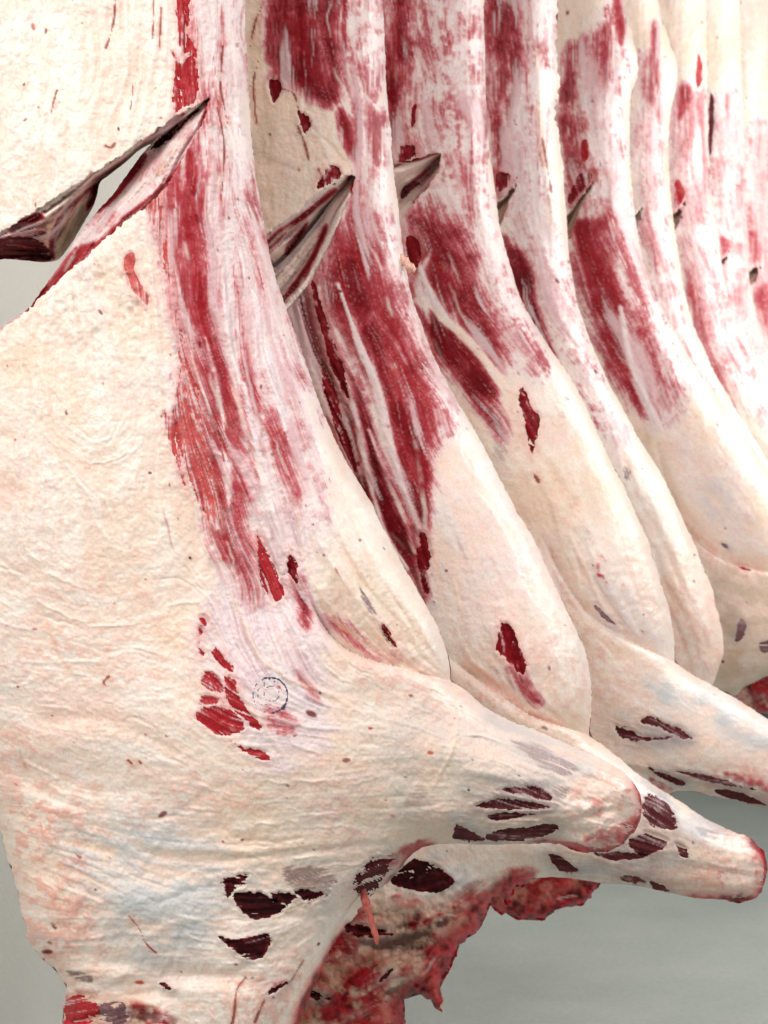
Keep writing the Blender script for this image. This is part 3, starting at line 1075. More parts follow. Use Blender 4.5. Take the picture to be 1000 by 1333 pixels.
C1_UP = [(272, 128), (262, 133), (250, 140), (238, 146), (225, 152), (205, 168), (180, 186), (155, 205), (125, 222), (90, 246), (50, 272),
         (0, 304), (-60, 340), (-330, 500)]
C1_LO = [(-330, 600), (-60, 468), (0, 431), (40, 402), (75, 367), (105, 340), (130, 317), (160, 291), (192, 268),
         (213, 248), (236, 208), (262, 165), (272, 132)]
spec1 = dict(
    seed=1, veil=0.24, veil_end=690, Y=row_y(0), H=0.150, L=105, g=1.6, window=(-264, 860, -46, 1390), rim=17,
    outline=[(-250, -380, 1), (312, -380, 1), (316, -150), (319, 0), (322, 90), (326, 150), (333, 220), (345, 300), (360, 365), (378, 415),
             (400, 478), (420, 535), (445, 590), (475, 640), (500, 690), (528, 742), (550, 780), (568, 812), (580, 842),
             (586, 866), (588, 886, 1), (608, 900), (633, 922), (665, 938), (700, 952), (740, 969), (775, 984),
             (805, 1000), (826, 1020), (835, 1042), (834, 1064), (826, 1082), (808, 1098), (786, 1109), (765, 1110),
             (745, 1104), (722, 1098), (690, 1098), (655, 1099), (620, 1099), (585, 1098), (556, 1101), (536, 1112),
             (524, 1127), (508, 1145), (490, 1160), (474, 1176), (455, 1200), (440, 1222), (428, 1243), (415, 1270),
             (402, 1300), (388, 1333), (372, 1380), (330, 1450, 1), (100, 1440, 1), (82, 1380), (80, 1333), (84, 1300),
             (86, 1286), (76, 1268), (64, 1255), (52, 1243), (40, 1228), (30, 1200), (22, 1160), (14, 1130), (6, 1100),
             (-8, 1060), (-60, 960), (-160, 800), (-200, 500), (-210, 200)],
    notch=C1_UP + C1_LO,
    rag=1.0,
    ragged=[(R(-30, 1100, 110, 1360), 20, 2.0), (R(370, 1130, 520, 1360), 20, 1.5), (R(690, 1080, 850, 1130), 10, 2.0)],
    bumps=[(330, 960, 190, 130, 10, 0.035), (480, 740, 60, 130, -28, 0.025), (120, 650, 220, 230, 0, 0.02),
           (300, 500, 60, 260, 8, -0.012), (785, 1050, 60, 55, 0, 0.018), (440, 1010, 120, 60, 10, 0.012),
           (640, 1000, 130, 40, 20, 0.02), (160, 1180, 130, 50, 10, 0.018), (60, 1010, 120, 22, 14, -0.008),
           (330, 1300, 60, 70, 20, 0.012), (120, 1290, 90, 14, 4, -0.010), (230, 1265, 160, 12, 8, -0.008),
           (280, 590, 10, 180, 10, -0.006), (100, 960, 110, 26, -12, 0.006), (430, 1240, 20, 90, 30, -0.012),
           (90, 200, 100, 120, 0, 0.008), (560, 1060, 60, 30, 20, 0.010), (748, 1084, 26, 10, 10, -0.014), (700, 975, 110, 16, 22, 0.010), (690, 1025, 90, 12, 6, -0.006), (795, 1040, 34, 34, 0, 0.010), (815, 1062, 14, 22, 0, -0.006), (816, 1030, 15, 12, 20, 0.009), (800, 1084, 20, 13, 0, 0.010), (778, 1060, 34, 6, -14, -0.008), (765, 1000, 40, 9, 26, 0.008), (760, 1042, 30, 7, 8, -0.005), (510, 1060, 40, 60, 20, -0.008)],
    steps=[([(398, 770), (412, 800), (430, 828), (455, 848), (490, 862), (530, 872), (562, 882), (592, 890)], 0.022, 60, 0.026)],
    steptaper=True,
    guides=[[(290, -50), (300, 150), (320, 300), (370, 480), (430, 620), (500, 740), (560, 850)],
            [(236, 0), (244, 130), (222, 280), (238, 450), (275, 620), (325, 760), (350, 850)],
            [(270, 0), (285, 200), (300, 400), (340, 560), (380, 680), (420, 780)],
            [(120, 0), (110, 130), (90, 250)], [(30, 0), (25, 150), (10, 260)], [(190, 0), (185, 120), (160, 190)],
            [(130, 320), (150, 400), (190, 480)], [(60, 450), (50, 550), (40, 700)], [(200, 330), (205, 480), (215, 620)],
            [(60, 560), (130, 600), (180, 560)], [(0, 760), (120, 800), (220, 790)],
            [(430, 1000), (620, 990), (760, 1040)], [(590, 900), (700, 960), (820, 1020)], [(560, 1090), (700, 1085), (800, 1095)],
            [(400, 780), (430, 835), (480, 870), (580, 890)], [(420, 720), (480, 800), (560, 870)],
            [(510, 1105), (400, 1095), (250, 1110), (100, 1070)], [(500, 1130), (380, 1180), (250, 1180), (120, 1140)],
            [(470, 1165), (380, 1240), (250, 1270), (120, 1280)], [(430, 1235), (400, 1290), (380, 1330)],
            [(300, 1290), (310, 1330), (315, 1360)],
            [(0, 900), (150, 930), (300, 985), (450, 1010)], [(0, 1000), (150, 1040), (300, 1050), (500, 1060)]],
    fascia=[([(240, -40), (320, -40), (325, 150), (345, 300), (378, 415), (405, 490), (425, 560), (430, 640), (420, 700), (400, 760),
              (430, 900), (420, 985), (330, 985), (280, 900), (262, 800), (285, 720), (262, 650), (235, 540), (222, 480),
              (215, 400), (200, 270), (270, 140), (252, 60)], 16, 0.95),
            ([(270, 820), (330, 850), (420, 880), (425, 960), (380, 985), (330, 975), (290, 900)], 14, 1.0),
            ([(420, 1060), (600, 900), (700, 960), (760, 990), (700, 1020), (560, 960)], 30, 0.25)],
    meat=[([(236, -20), (250, -20), (262, 60), (275, 130), (262, 190), (240, 220), (252, 150), (240, 60)], 6, 0.42),
          ([(285, 20), (293, 20), (292, 120), (288, 190), (292, 300), (284, 300), (282, 190)], 4, 0.50),
          ([(225, 190), (262, 170), (275, 260), (290, 360), (305, 470), (320, 560), (330, 640), (318, 690), (290, 690), (275, 640),
            (255, 560), (235, 480), (222, 380), (205, 262)], 12, 0.56),
          ([(235, 190), (255, 195), (262, 250), (250, 262), (238, 240)], 7, 0.82, 0.35),
          ([(235, 250), (262, 262), (275, 330), (280, 400), (300, 470), (312, 540), (322, 590), (300, 600), (275, 580), (262, 500),
            (245, 400), (232, 330)], 10, 0.72, 0.1),
          ([(258, 540), (285, 560), (300, 640), (305, 700), (285, 705), (270, 650)], 8, 0.86, 0.0),
          ([(300, 350), (312, 370), (330, 440), (338, 520), (345, 600), (340, 640), (322, 600), (310, 500)], 7, 0.55),
          ([(345, 520), (370, 545), (395, 600), (402, 640), (392, 660), (375, 640), (352, 590)], 8, 0.55),
          ([(325, 190), (336, 200), (350, 300), (400, 470), (380, 520), (340, 440), (310, 330)], 12, 0.36),
          ([(262, 660), (310, 660), (335, 700), (345, 760), (330, 790), (300, 760), (272, 710)], 12, 0.42, 0.3),
          ([(378, 750), (395, 755), (405, 790), (402, 820), (392, 810), (385, 780)], 5, 0.56, 0.6),
          ([(345, 920), (380, 925), (385, 955), (350, 950)], 6, 0.48, 0.3),
          ([(385, 875), (395, 880), (418, 905), (415, 915), (400, 900)], 4, 0.55, 0.3),
          ([(420, 800), (460, 815), (520, 860), (480, 850), (430, 820)], 8, 0.30, 0.0)],
    strips=[([(268, 440), (285, 510), (292, 560)], 5, 0.5), ([(318, 500), (330, 560), (345, 640), (352, 700)], 6, 0.6),
            ([(282, 590), (295, 600), (298, 660)], 8, 0.4), ([(345, 600), (362, 680), (368, 720)], 6, 0.7),
            ([(292, 370), (300, 440), (312, 500)], 4, 0.45), ([(330, 380), (352, 470), (372, 560)], 5, 0.5)],
    pink=0.26,
    pinks=[(R(-10, 1040, 120, 1260), 40, 0.85), (R(-10, 960, 60, 1090), 30, 0.6), ([(440, 840), (600, 890), (600, 930), (500, 920)], 18, 0.45),
           ([(740, 1010), (840, 1020), (830, 1090), (760, 1110)], 14, 0.8), ([(60, 760), (200, 740), (230, 880), (90, 870)], 50, 0.35),
           ([(400, 990), (470, 1000), (470, 1100), (410, 1090)], 30, 0.45), ([(180, 1010), (320, 1010), (320, 1060), (180, 1080)], 26, 0.45),
           ([(300, 1270), (400, 1240), (400, 1340), (290, 1340)], 20, 0.6), (R(-5, 820, 220, 900), 40, 0.3)],
    greys=[([(90, 1080), (260, 1070), (290, 1150), (270, 1230), (180, 1250), (110, 1160)], 30, 0.85),
           ([(330, 1125), (430, 1120), (450, 1150), (380, 1175), (330, 1160)], 14, 0.7),
           ([(515, 1015), (560, 1010), (560, 1060), (520, 1065)], 12, 0.55), ([(632, 930), (690, 952), (772, 996), (760, 1016), (690, 996), (650, 965)], 14, 0.95), ([(600, 1020), (650, 1010), (720, 1012), (730, 1030), (620, 1040)], 12, 0.7), ([(590, 1055), (640, 1070), (620, 1085), (588, 1075)], 8, 0.7),
           ([(300, 870), (420, 870), (430, 980), (330, 970)], 20, 0.25), ([(540, 930), (620, 940), (600, 1000), (520, 980)], 26, 0.3),
           ([(500, 1100), (470, 1170), (380, 1210), (420, 1150)], 16, 0.45)],
    mauves=[([(664, 963), (695, 966), (735, 985), (752, 1000), (736, 1012), (705, 1002), (685, 983)], 7, 0.75),
            ([(370, 1125), (425, 1130), (440, 1150), (400, 1165), (372, 1150)], 9, 0.8),
            ([(545, 1020), (560, 1030), (540, 1050), (525, 1045)], 7, 0.5), ([(85, 1262), (118, 1268), (120, 1280), (98, 1276)], 4, 0.9),
            ([(468, 762), (480, 780), (492, 800), (484, 800), (470, 780)], 4, 0.9),
            ([(720, 1022), (742, 1026), (738, 1040), (722, 1036)], 6, 0.6)],
    blood=[([(770, 1085), (800, 1075), (826, 1060), (834, 1085), (805, 1112), (760, 1112)], 8, 0.75), ([(766, 1035), (792, 1040), (786, 1066), (768, 1062)], 9, 0.52),
           ([(560, 1090), (545, 1108), (510, 1130), (500, 1118), (530, 1098)], 6, 0.55),
            ([(706, 1096), (780, 1100), (780, 1114), (700, 1110)], 4, 0.7)],
    gore=[([(78, 1298), (130, 1292), (215, 1318), (235, 1350), (78, 1350)], 6, 0.9), ([(455, 1205), (424, 1250), (396, 1300), (380, 1350), (420, 1350), (450, 1250)], 8, 0.7)],
    bloodrims=[([(452, 1200), (424, 1232), (396, 1285), (360, 1350), (430, 1350), (450, 1240)], 8, 9), ([(740, 1080), (840, 1066), (845, 1120), (690, 1120), (690, 1096)], 8, 8), ([(820, 1020), (845, 1030), (845, 1090), (815, 1080)], 8, 5), ([(505, 1095), (560, 1090), (560, 1125), (500, 1150)], 8, 5)],
    tans=[([(380, 990), (600, 900), (700, 960), (700, 1090), (540, 1100), (420, 1200), (330, 1260), (350, 1080)], 40, 0.22)],
    swell=[(R(-20, 1060, 130, 1270), 50, 0.0008, 0.0036), ([(90, 1060), (480, 1090), (470, 1160), (350, 1280), (120, 1290)], 40, 0.0003, 0.0018),
           ([(740, 1000), (840, 1010), (830, 1110), (750, 1112)], 16, 0.0006, 0.004), ([(180, 310), (225, 380), (225, 560), (180, 520)], 24, 0.0014, 0.0014),
           ([(250, 560), (360, 560), (350, 760), (280, 720)], 24, 0.001, 0.0015), ([(80, 340), (170, 340), (190, 430), (60, 440)], 24, 0.001, 0.003),
           ([(100, -20), (230, -20), (230, 140), (150, 190)], 24, 0.0018, 0.0008), ([(420, 700), (590, 850), (570, 890), (430, 830)], 22, 0.0012, 0.0006)],
    grains=[([(-30, 420), (200, 420), (250, 700), (262, 900), (200, 960), (-30, 960)], 40, 0.16), ([(-30, 960), (420, 1000), (420, 1340), (60, 1340), (-30, 1100)], 40, 0.34), ([(390, 520), (600, 880), (430, 800), (400, 700)], 30, 0.9), ([(430, 900), (600, 900), (600, 1000), (430, 1060)], 40, 0.3)],
    folds=70, strands=620, specks=190,
    ridges=[([(285, 840), (303, 880), (340, 940), (372, 985)], 0.003, 3.2, FATY), ([(296, 760), (312, 800), (335, 850), (370, 880), (430, 905), (480, 935)], 0.0022, 3, FATY),
            ([(300, 480), (320, 560), (350, 650), (372, 720), (366, 745)], 0.003, 4.5, FATW), ([(370, 620), (392, 690), (400, 740), (420, 800)], 0.0035, 4, FATW),
            ([(265, 865), (292, 885), (318, 930), (350, 965)], 0.0022, 2.2, FATW), ([(430, 690), (470, 760), (520, 820), (560, 868)], -0.004, 6, None),
            ([(405, 650), (440, 740), (490, 820), (540, 862)], 0.0035, 7, None), ([(410, 770), (440, 812), (500, 850), (550, 875)], -0.0045, 4, None),
            ([(400, 735), (430, 800), (490, 845), (560, 880)], 0.003, 4, FATY),
            ([(595, 900), (596, 940), (588, 980), (560, 1030)], 0.0022, 2.5, FATY), ([(300, 360), (312, 440), (330, 520), (345, 600)], 0.002, 3, FASC),
            ([(335, 330), (365, 430), (392, 520), (402, 570)], 0.0018, 3, FASC), ([(245, 400), (252, 470), (282, 560)], 0.0016, 2.2, FATW),
            ([(520, 1094), (430, 1106), (330, 1116), (240, 1132)], -0.003, 5, None), ([(430, 1098), (330, 1108), (200, 1100), (130, 1085)], 0.003, 6, None), ([(330, 1150), (250, 1160), (190, 1185)], -0.0025, 5, None), ([(290, 1185), (220, 1205), (170, 1235)], 0.0025, 6, None), ([(470, 1170), (420, 1190), (330, 1195), (250, 1190)], -0.003, 6, None),
            ([(80, 1250), (130, 1283), (220, 1275), (320, 1262), (420, 1200)], -0.007, 9, None), ([(90, 1290), (150, 1300), (210, 1290), (240, 1310)], -0.007, 6, None),
            ([(0, 1000), (40, 1020), (100, 1050), (160, 1060)], -0.004, 8, None), ([(0, 905), (70, 935), (150, 940), (240, 985)], -0.003, 10, None),
            ([(25, 978), (32, 995), (40, 1015)], -0.003, 2.5, lin((190, 130, 90))), ([(185, 600), (215, 670), (250, 720), (262, 790)], 0.001, 8, None),
            ([(200, 340), (210, 420), (215, 480)], -0.002, 4, None), ([(55, 790), (75, 850), (100, 890)], -0.0012, 3, lin((226, 186, 160))),
            ([(340, 1225), (300, 1232), (345, 1262), (342, 1260)], 0.002, 4, FATW), ([(400, 1205), (350, 1250), (320, 1262)], 0.004, 7, FATW),
            ([(630, 1072), (670, 1073), (720, 1064), (745, 1066)], 0.0035, 3.5, FATY), ([(640, 1056), (690, 1056), (724, 1055)], 0.002, 2, FATY), ([(655, 985), (710, 1005), (765, 1022)], 0.002, 4, FATW), ([(600, 1000), (650, 1012), (720, 1016)], 0.002, 5, FATW), ([(735, 1085), (765, 1098), (790, 1100)], 0.004, 4, FATW),
            ([(212, 660), (220, 690), (228, 722)], -0.0015, 1.8, SALM * 0.9)],
    drips=[([(150, 0), (149, 20), (145, 42), (138, 62)], 3.0), ([(200, 0), (199, 50)], 1.6), ([(210, 10), (208, 62)], 1.8), ([(74, 118), (70, 132), (67, 146)], 1.6),
           ([(173, 112), (172, 128), (170, 142)], 2.2), ([(290, 60), (287, 110), (292, 138), (296, 160)], 2.4), ([(168, 1192), (182, 1210), (190, 1228), (203, 1240)], 1.8),
           ([(320, 1272), (308, 1290), (305, 1320), (300, 1340)], 2.2), ([(345, 1300), (332, 1330)], 2.4), ([(395, 1250), (380, 1275), (372, 1280)], 2.0),
           ([(284, 560), (292, 600)], 1.4), ([(283, 140), (292, 190), (288, 260)], 1.8), ([(138, 190), (145, 192), (150, 186)], 3.4), ([(142, 880), (135, 888), (140, 893)], 2.4),
           ([(167, 990), (172, 994)], 2.8), ([(181, 991), (184, 994)], 2.6), ([(68, 1204), (72, 1208)], 4.2), ([(99, 1112), (104, 1116)], 3.0)],
    patches=[
        dict(kind='fat', film=0.1, rag=1.6, poly=[(770, 1030), (790, 1012), (815, 1020), (832, 1044), (830, 1070), (808, 1092), (780, 1104), (752, 1098), (760, 1060)]),
        dict(kind='red', film=0.0, rag=0.9, poly=[(229, -16), (244, -16), (247, 28), (244, 40), (254, 58), (256, 76), (247, 70), (236, 70), (230, 40)]),
        dict(kind='red', film=0.1, rag=0.9, poly=[(224, 69), (233, 70), (236, 82), (247, 72), (254, 77), (258, 100), (257, 121), (252, 134), (238, 142), (226, 149), (225, 120), (227, 92)]),
        dict(kind='salmon', film=0.40, rag=1.1, poly=[(188, 266), (205, 250), (211, 264), (216, 300), (223, 335), (226, 380), (236, 430), (245, 470), (258, 505), (266, 560), (276, 610), (288, 662), (292, 690), (278, 690), (264, 664), (250, 630), (238, 604), (230, 560), (226, 520), (236, 500), (238, 484), (230, 440), (224, 395), (213, 345), (202, 305)]),
        dict(kind='salmon', film=0.35, rag=0.8, poly=[(232, 479), (238, 494), (232, 520), (230, 556), (238, 600), (243, 640), (234, 620), (222, 580), (213, 548), (213, 536), (222, 536), (230, 520)]),
        dict(kind='salmon', film=-0.1, rag=0.5, poly=[(163, 333), (172, 328), (178, 335), (176, 350), (184, 368), (194, 385), (193, 397), (186, 394), (171, 378), (165, 361), (159, 349)]),
        dict(kind='red', film=-0.1, rag=0.9, poly=[(334, 697), (340, 700), (348, 717), (361, 741), (364, 754), (369, 761), (370, 775), (360, 783), (345, 771), (337, 748)]),
        dict(kind='deep', film=-0.1, rag=1.2, poly=[(377, 709), (387, 732), (391, 750), (387, 762), (375, 747), (374, 724)]),
        dict(kind='red', film=0.1, rag=1.0, poly=[(276, 847), (288, 845), (302, 867), (301, 874), (286, 864)]),
        dict(kind='red', film=0.4, rag=1.0, poly=[(266, 876), (286, 878), (291, 903), (278, 901), (263, 892)]),
        dict(kind='red', film=0.3, rag=0.7, poly=[(263, 905), (283, 907), (285, 916), (263, 917)]),
        dict(kind='red', film=-0.1, rag=0.9, poly=[(292, 882), (307, 885), (312, 904), (322, 925), (338, 942), (336, 950), (312, 931), (296, 914)]),
        dict(kind='red', film=0.3, rag=0.9, poly=[(254, 931), (271, 919), (295, 922), (313, 934), (316, 950), (288, 957), (269, 947)]),
        dict(kind='red', film=0.0, rag=1.0, poly=[(300, 965), (319, 974), (341, 978), (353, 988), (345, 991), (324, 982)]),
        dict(kind='red', film=0.35, rag=1.2, poly=[(258, 806), (269, 802), (268, 818), (261, 834), (265, 850), (262, 858), (256, 838)]),
        dict(kind='black', film=-0.2, rag=1.2, poly=[(288, 1143), (300, 1140), (323, 1138), (318, 1150), (305, 1158), (297, 1170), (291, 1160)]),
        dict(kind='black', film=-0.3, rag=0.9, poly=[(304, 1164), (320, 1161), (340, 1163), (360, 1172), (371, 1181), (352, 1194), (326, 1197), (308, 1178)]),
        dict(kind='black', film=-0.1, rag=1.0, poly=[(352, 1162), (370, 1162), (388, 1168), (374, 1177), (358, 1171)]),
        dict(kind='black', film=-0.1, rag=1.2, poly=[(383, 1159), (404, 1158), (426, 1161), (422, 1168), (398, 1171)]),
        dict(kind='black', film=0.0, rag=0.7, poly=[(285, 1220), (308, 1222), (330, 1216), (348, 1214), (354, 1225), (343, 1246), (321, 1249), (304, 1238)]),
        dict(kind='black', film=-0.2, rag=0.9, poly=[(347, 1290), (360, 1280), (375, 1275), (377, 1283), (352, 1297)]),
        dict(kind='black', film=-0.2, rag=0.8, poly=[(207, 1280), (216, 1280), (225, 1287), (215, 1289)]),
        dict(kind='dark', film=0.1, rag=1.8, poly=[(515, 1116), (492, 1119), (472, 1134), (461, 1152), (476, 1166), (500, 1142)]),
        dict(kind='dark', film=0.28, rag=0.9, poly=[(648, 1028), (672, 1023), (704, 1024), (719, 1038), (712, 1043), (680, 1036)]),
        dict(kind='dark', film=0.28, rag=0.7, poly=[(619, 1049), (634, 1042), (649, 1038), (690, 1043), (721, 1051), (692, 1054), (635, 1053)]),
        dict(kind='dark', film=0.28, rag=0.6, poly=[(634, 1062), (650, 1057), (680, 1058), (700, 1060), (670, 1065), (645, 1069)]),
        dict(kind='dark', film=0.28, rag=0.9, poly=[(594, 1073), (612, 1080), (631, 1090), (626, 1096), (600, 1095), (590, 1088)]),
        dict(kind='dark', film=0.28, rag=0.8, poly=[(633, 1086), (660, 1079), (692, 1076), (723, 1072), (727, 1080), (705, 1090), (680, 1094), (640, 1096)]),
        dict(kind='deep', film=0.1, rag=0.8, poly=[(496, 811), (504, 818), (513, 833), (520, 848), (510, 838), (499, 824)]),
        dict(kind='red', film=0.3, rag=1.5, poly=[(84, 1301), (100, 1297), (130, 1310), (122, 1326), (98, 1332), (84, 1320)]),
        dict(kind='blood', film=0.0, rag=1.5, poly=[(84, 1330), (120, 1332), (140, 1345), (84, 1352)]),
        dict(kind='mauve', film=0.2, rag=1.5, poly=[(130, 1308), (152, 1303), (166, 1318), (158, 1335), (134, 1326)]),
        dict(kind='red', film=0.1, rag=0.9, poly=[(208, 1322), (220, 1318), (223, 1345), (206, 1345)]),
    ])
side1, s1 = side(spec1, 'nearest side of beef, filling the left of the picture, round ink stamp on its shoulder')

# ink stamp: ring with a small inner ring, worn away on its left side
def ring(cx, cy, r, w, a0, a1):
    n = 28
    A = np.radians(np.linspace(a0, a1, n))
    o = [(cx + (r + w) * math.cos(t), cy + (r + w) * math.sin(t)) for t in A]
    i = [(cx + (r - w) * math.cos(t), cy + (r - w) * math.sin(t)) for t in A[::-1]]
    return o + i


def add_stamp(s, parent):
    m = s.dm
    U, V = m.U, m.V
    bx = m.box(np.array([[352, 905]]), 34)
    du, dv = U[bx] - 352, V[bx] - 905
    r = np.hypot(du, dv * 0.98)
    th = np.degrees(np.arctan2(dv, du))
    worn = vnoise(U[bx] / 2.6, V[bx] / 2.6, 77) * 0.7 + 0.3 * vnoise(U[bx] / 8, V[bx] / 8, 78)
    w = np.where((th > -110) & (th < 95), 1.25, 0.62)
    ringd = abs(r - 22.5) - w + 0.55 * worn
    inner = abs(np.hypot(du - 2, dv + 2) - 10) - 0.35 + 0.8 * worn
    letters = np.where((r > 12.5) & (r < 19.5), 0.9 - 2.2 * (worn > 0.34) + np.where(th < -20, 0, .4), 2.0)
    blot = np.hypot(du - 17, dv - 16) - 3.2 + 1.6 * worn
    sd = np.minimum.reduce([ringd, inner, letters, blot])
    s.patch_sd = [(dict(kind='stamp'), bx, sd)]
    s.build_patches(parent)


add_stamp(s1, side1)
tube('hanging_sinew', [(470, 1150), (476, 1172), (481, 1190), (488, 1212), (491, 1229)], [5, 4.6, 3.2, 5, 2.2], M_JOINT, side1, lin((176, 92, 84)), s1.Y0, [0.05, 0.07, 0.075, 0.075, 0.075], 10, 3)

# rib cut of the nearest side
up_rear = [(272, 130), (253, 160), (236, 178), (218, 186), (202, 186), (182, 195), (165, 210), (142, 228), (130, 238), (124, 262), (108, 292), (84, 330), (66, 341), (30, 339), (0, 338), (-70, 352)]
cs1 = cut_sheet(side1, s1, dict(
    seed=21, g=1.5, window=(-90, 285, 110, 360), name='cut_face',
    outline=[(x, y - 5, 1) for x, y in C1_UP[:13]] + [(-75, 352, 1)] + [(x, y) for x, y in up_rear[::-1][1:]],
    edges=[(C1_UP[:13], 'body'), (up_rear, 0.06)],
    layers=[(-.2, .10, FATW, .9), (.08, .20, DEEP * .8, .95), (.20, .34, FATW, .85), (.34, .46, DEEP * .8, .9), (.46, .62, FATY, .9), (.62, .70, MAR, .9), (.70, .9, FATY, .85)],
    guides=[C1_UP[:13], [(130, 240), (100, 285), (85, 330)], [(0, 320), (70, 325)]],
    tans=[(R(-80, 100, 290, 360), 5, 0.75)],
    meat=[([(165, 205), (130, 228), (100, 252), (75, 285), (66, 305), (62, 330), (72, 338), (72, 310), (85, 285), (110, 255), (140, 232)], 2.5, 1.0, 0.9),
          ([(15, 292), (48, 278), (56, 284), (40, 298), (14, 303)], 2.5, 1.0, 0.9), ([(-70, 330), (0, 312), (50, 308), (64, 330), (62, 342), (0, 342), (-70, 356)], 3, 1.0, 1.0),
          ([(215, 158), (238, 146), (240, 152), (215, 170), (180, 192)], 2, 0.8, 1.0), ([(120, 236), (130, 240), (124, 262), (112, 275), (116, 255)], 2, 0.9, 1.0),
          ([(34, 304), (58, 300), (60, 312), (40, 310)], 2, 1.0, .8)],
    pinks=[([(80, 280), (110, 265), (100, 310), (80, 330)], 8, 0.6)],
    greys=[([(100, 270), (118, 250), (112, 300), (95, 310)], 6, 0.8)],
    ridges=[([(78, 335), (82, 310), (95, 280), (120, 252)], 0.004, 4, FATY), ([(90, 300), (100, 280), (108, 262)], 0.003, 3, FATW), ([(165, 212), (120, 240), (90, 262)], 0.002, 2, FATY)],
    patches=[dict(kind='dark', film=0.1, rag=0.6, name='loin_eye', poly=[(-60, 332), (-2, 310), (40, 308), (62, 322), (66, 338), (30, 337), (-60, 348)])],
))
lo_rear = [(272, 130), (258, 138), (240, 150), (222, 164), (203, 180), (184, 202), (165, 228), (148, 252), (130, 272), (112, 292), (97, 312), (86, 332), (72, 352), (40, 400), (-60, 466)]
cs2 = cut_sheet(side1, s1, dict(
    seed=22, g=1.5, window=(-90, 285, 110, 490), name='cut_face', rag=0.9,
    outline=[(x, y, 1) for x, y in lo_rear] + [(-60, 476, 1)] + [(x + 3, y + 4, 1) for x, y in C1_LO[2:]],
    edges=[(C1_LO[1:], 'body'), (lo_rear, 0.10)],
    layers=[(-.2, .15, DEEP, .95), (.15, .22, FATW, .5), (.86, 1.2, DEEP, .9)],
    guides=[C1_LO[1:], lo_rear],
    fascia=[(R(-80, 100, 290, 500), 5, 0.85)],
    pinks=[([(150, 240), (200, 210), (200, 250), (160, 280)], 12, 0.4)],
    meat=[([(238, 204), (245, 208), (215, 252), (190, 272), (160, 295), (157, 285), (190, 258), (212, 240)], 2.5, 0.95, 0.6),
          ([(157, 288), (162, 296), (130, 320), (105, 345), (75, 372), (40, 405), (35, 398), (66, 360), (90, 330), (104, 318), (128, 312)], 3, 0.95, 0.5),
          ([(186, 200), (190, 208), (168, 240), (150, 262), (130, 276), (126, 272), (150, 246), (166, 220)], 2.5, 1.0, 0.8),
          ([(268, 135), (275, 130), (266, 168), (258, 172)], 2, 0.8, 0.2)],
    ridges=[([(255, 160), (225, 205), (200, 235), (150, 280)], -0.003, 3, None), ([(240, 180), (215, 215), (190, 240)], 0.003, 4, FATY)],
    tans=[([(272, 130), (235, 165), (200, 192), (195, 215), (235, 195)], 8, 0.7)],
    patches=[dict(kind='black', film=0.0, rag=0.8, poly=[(262, 139), (242, 151), (224, 165), (206, 180), (196, 194), (210, 190), (228, 176), (248, 156)])],  # near-black patch puts the shade of the cut's hollow into colour
    greys=[([(200, 190), (240, 165), (225, 185), (200, 205)], 6, 0.5)],
))

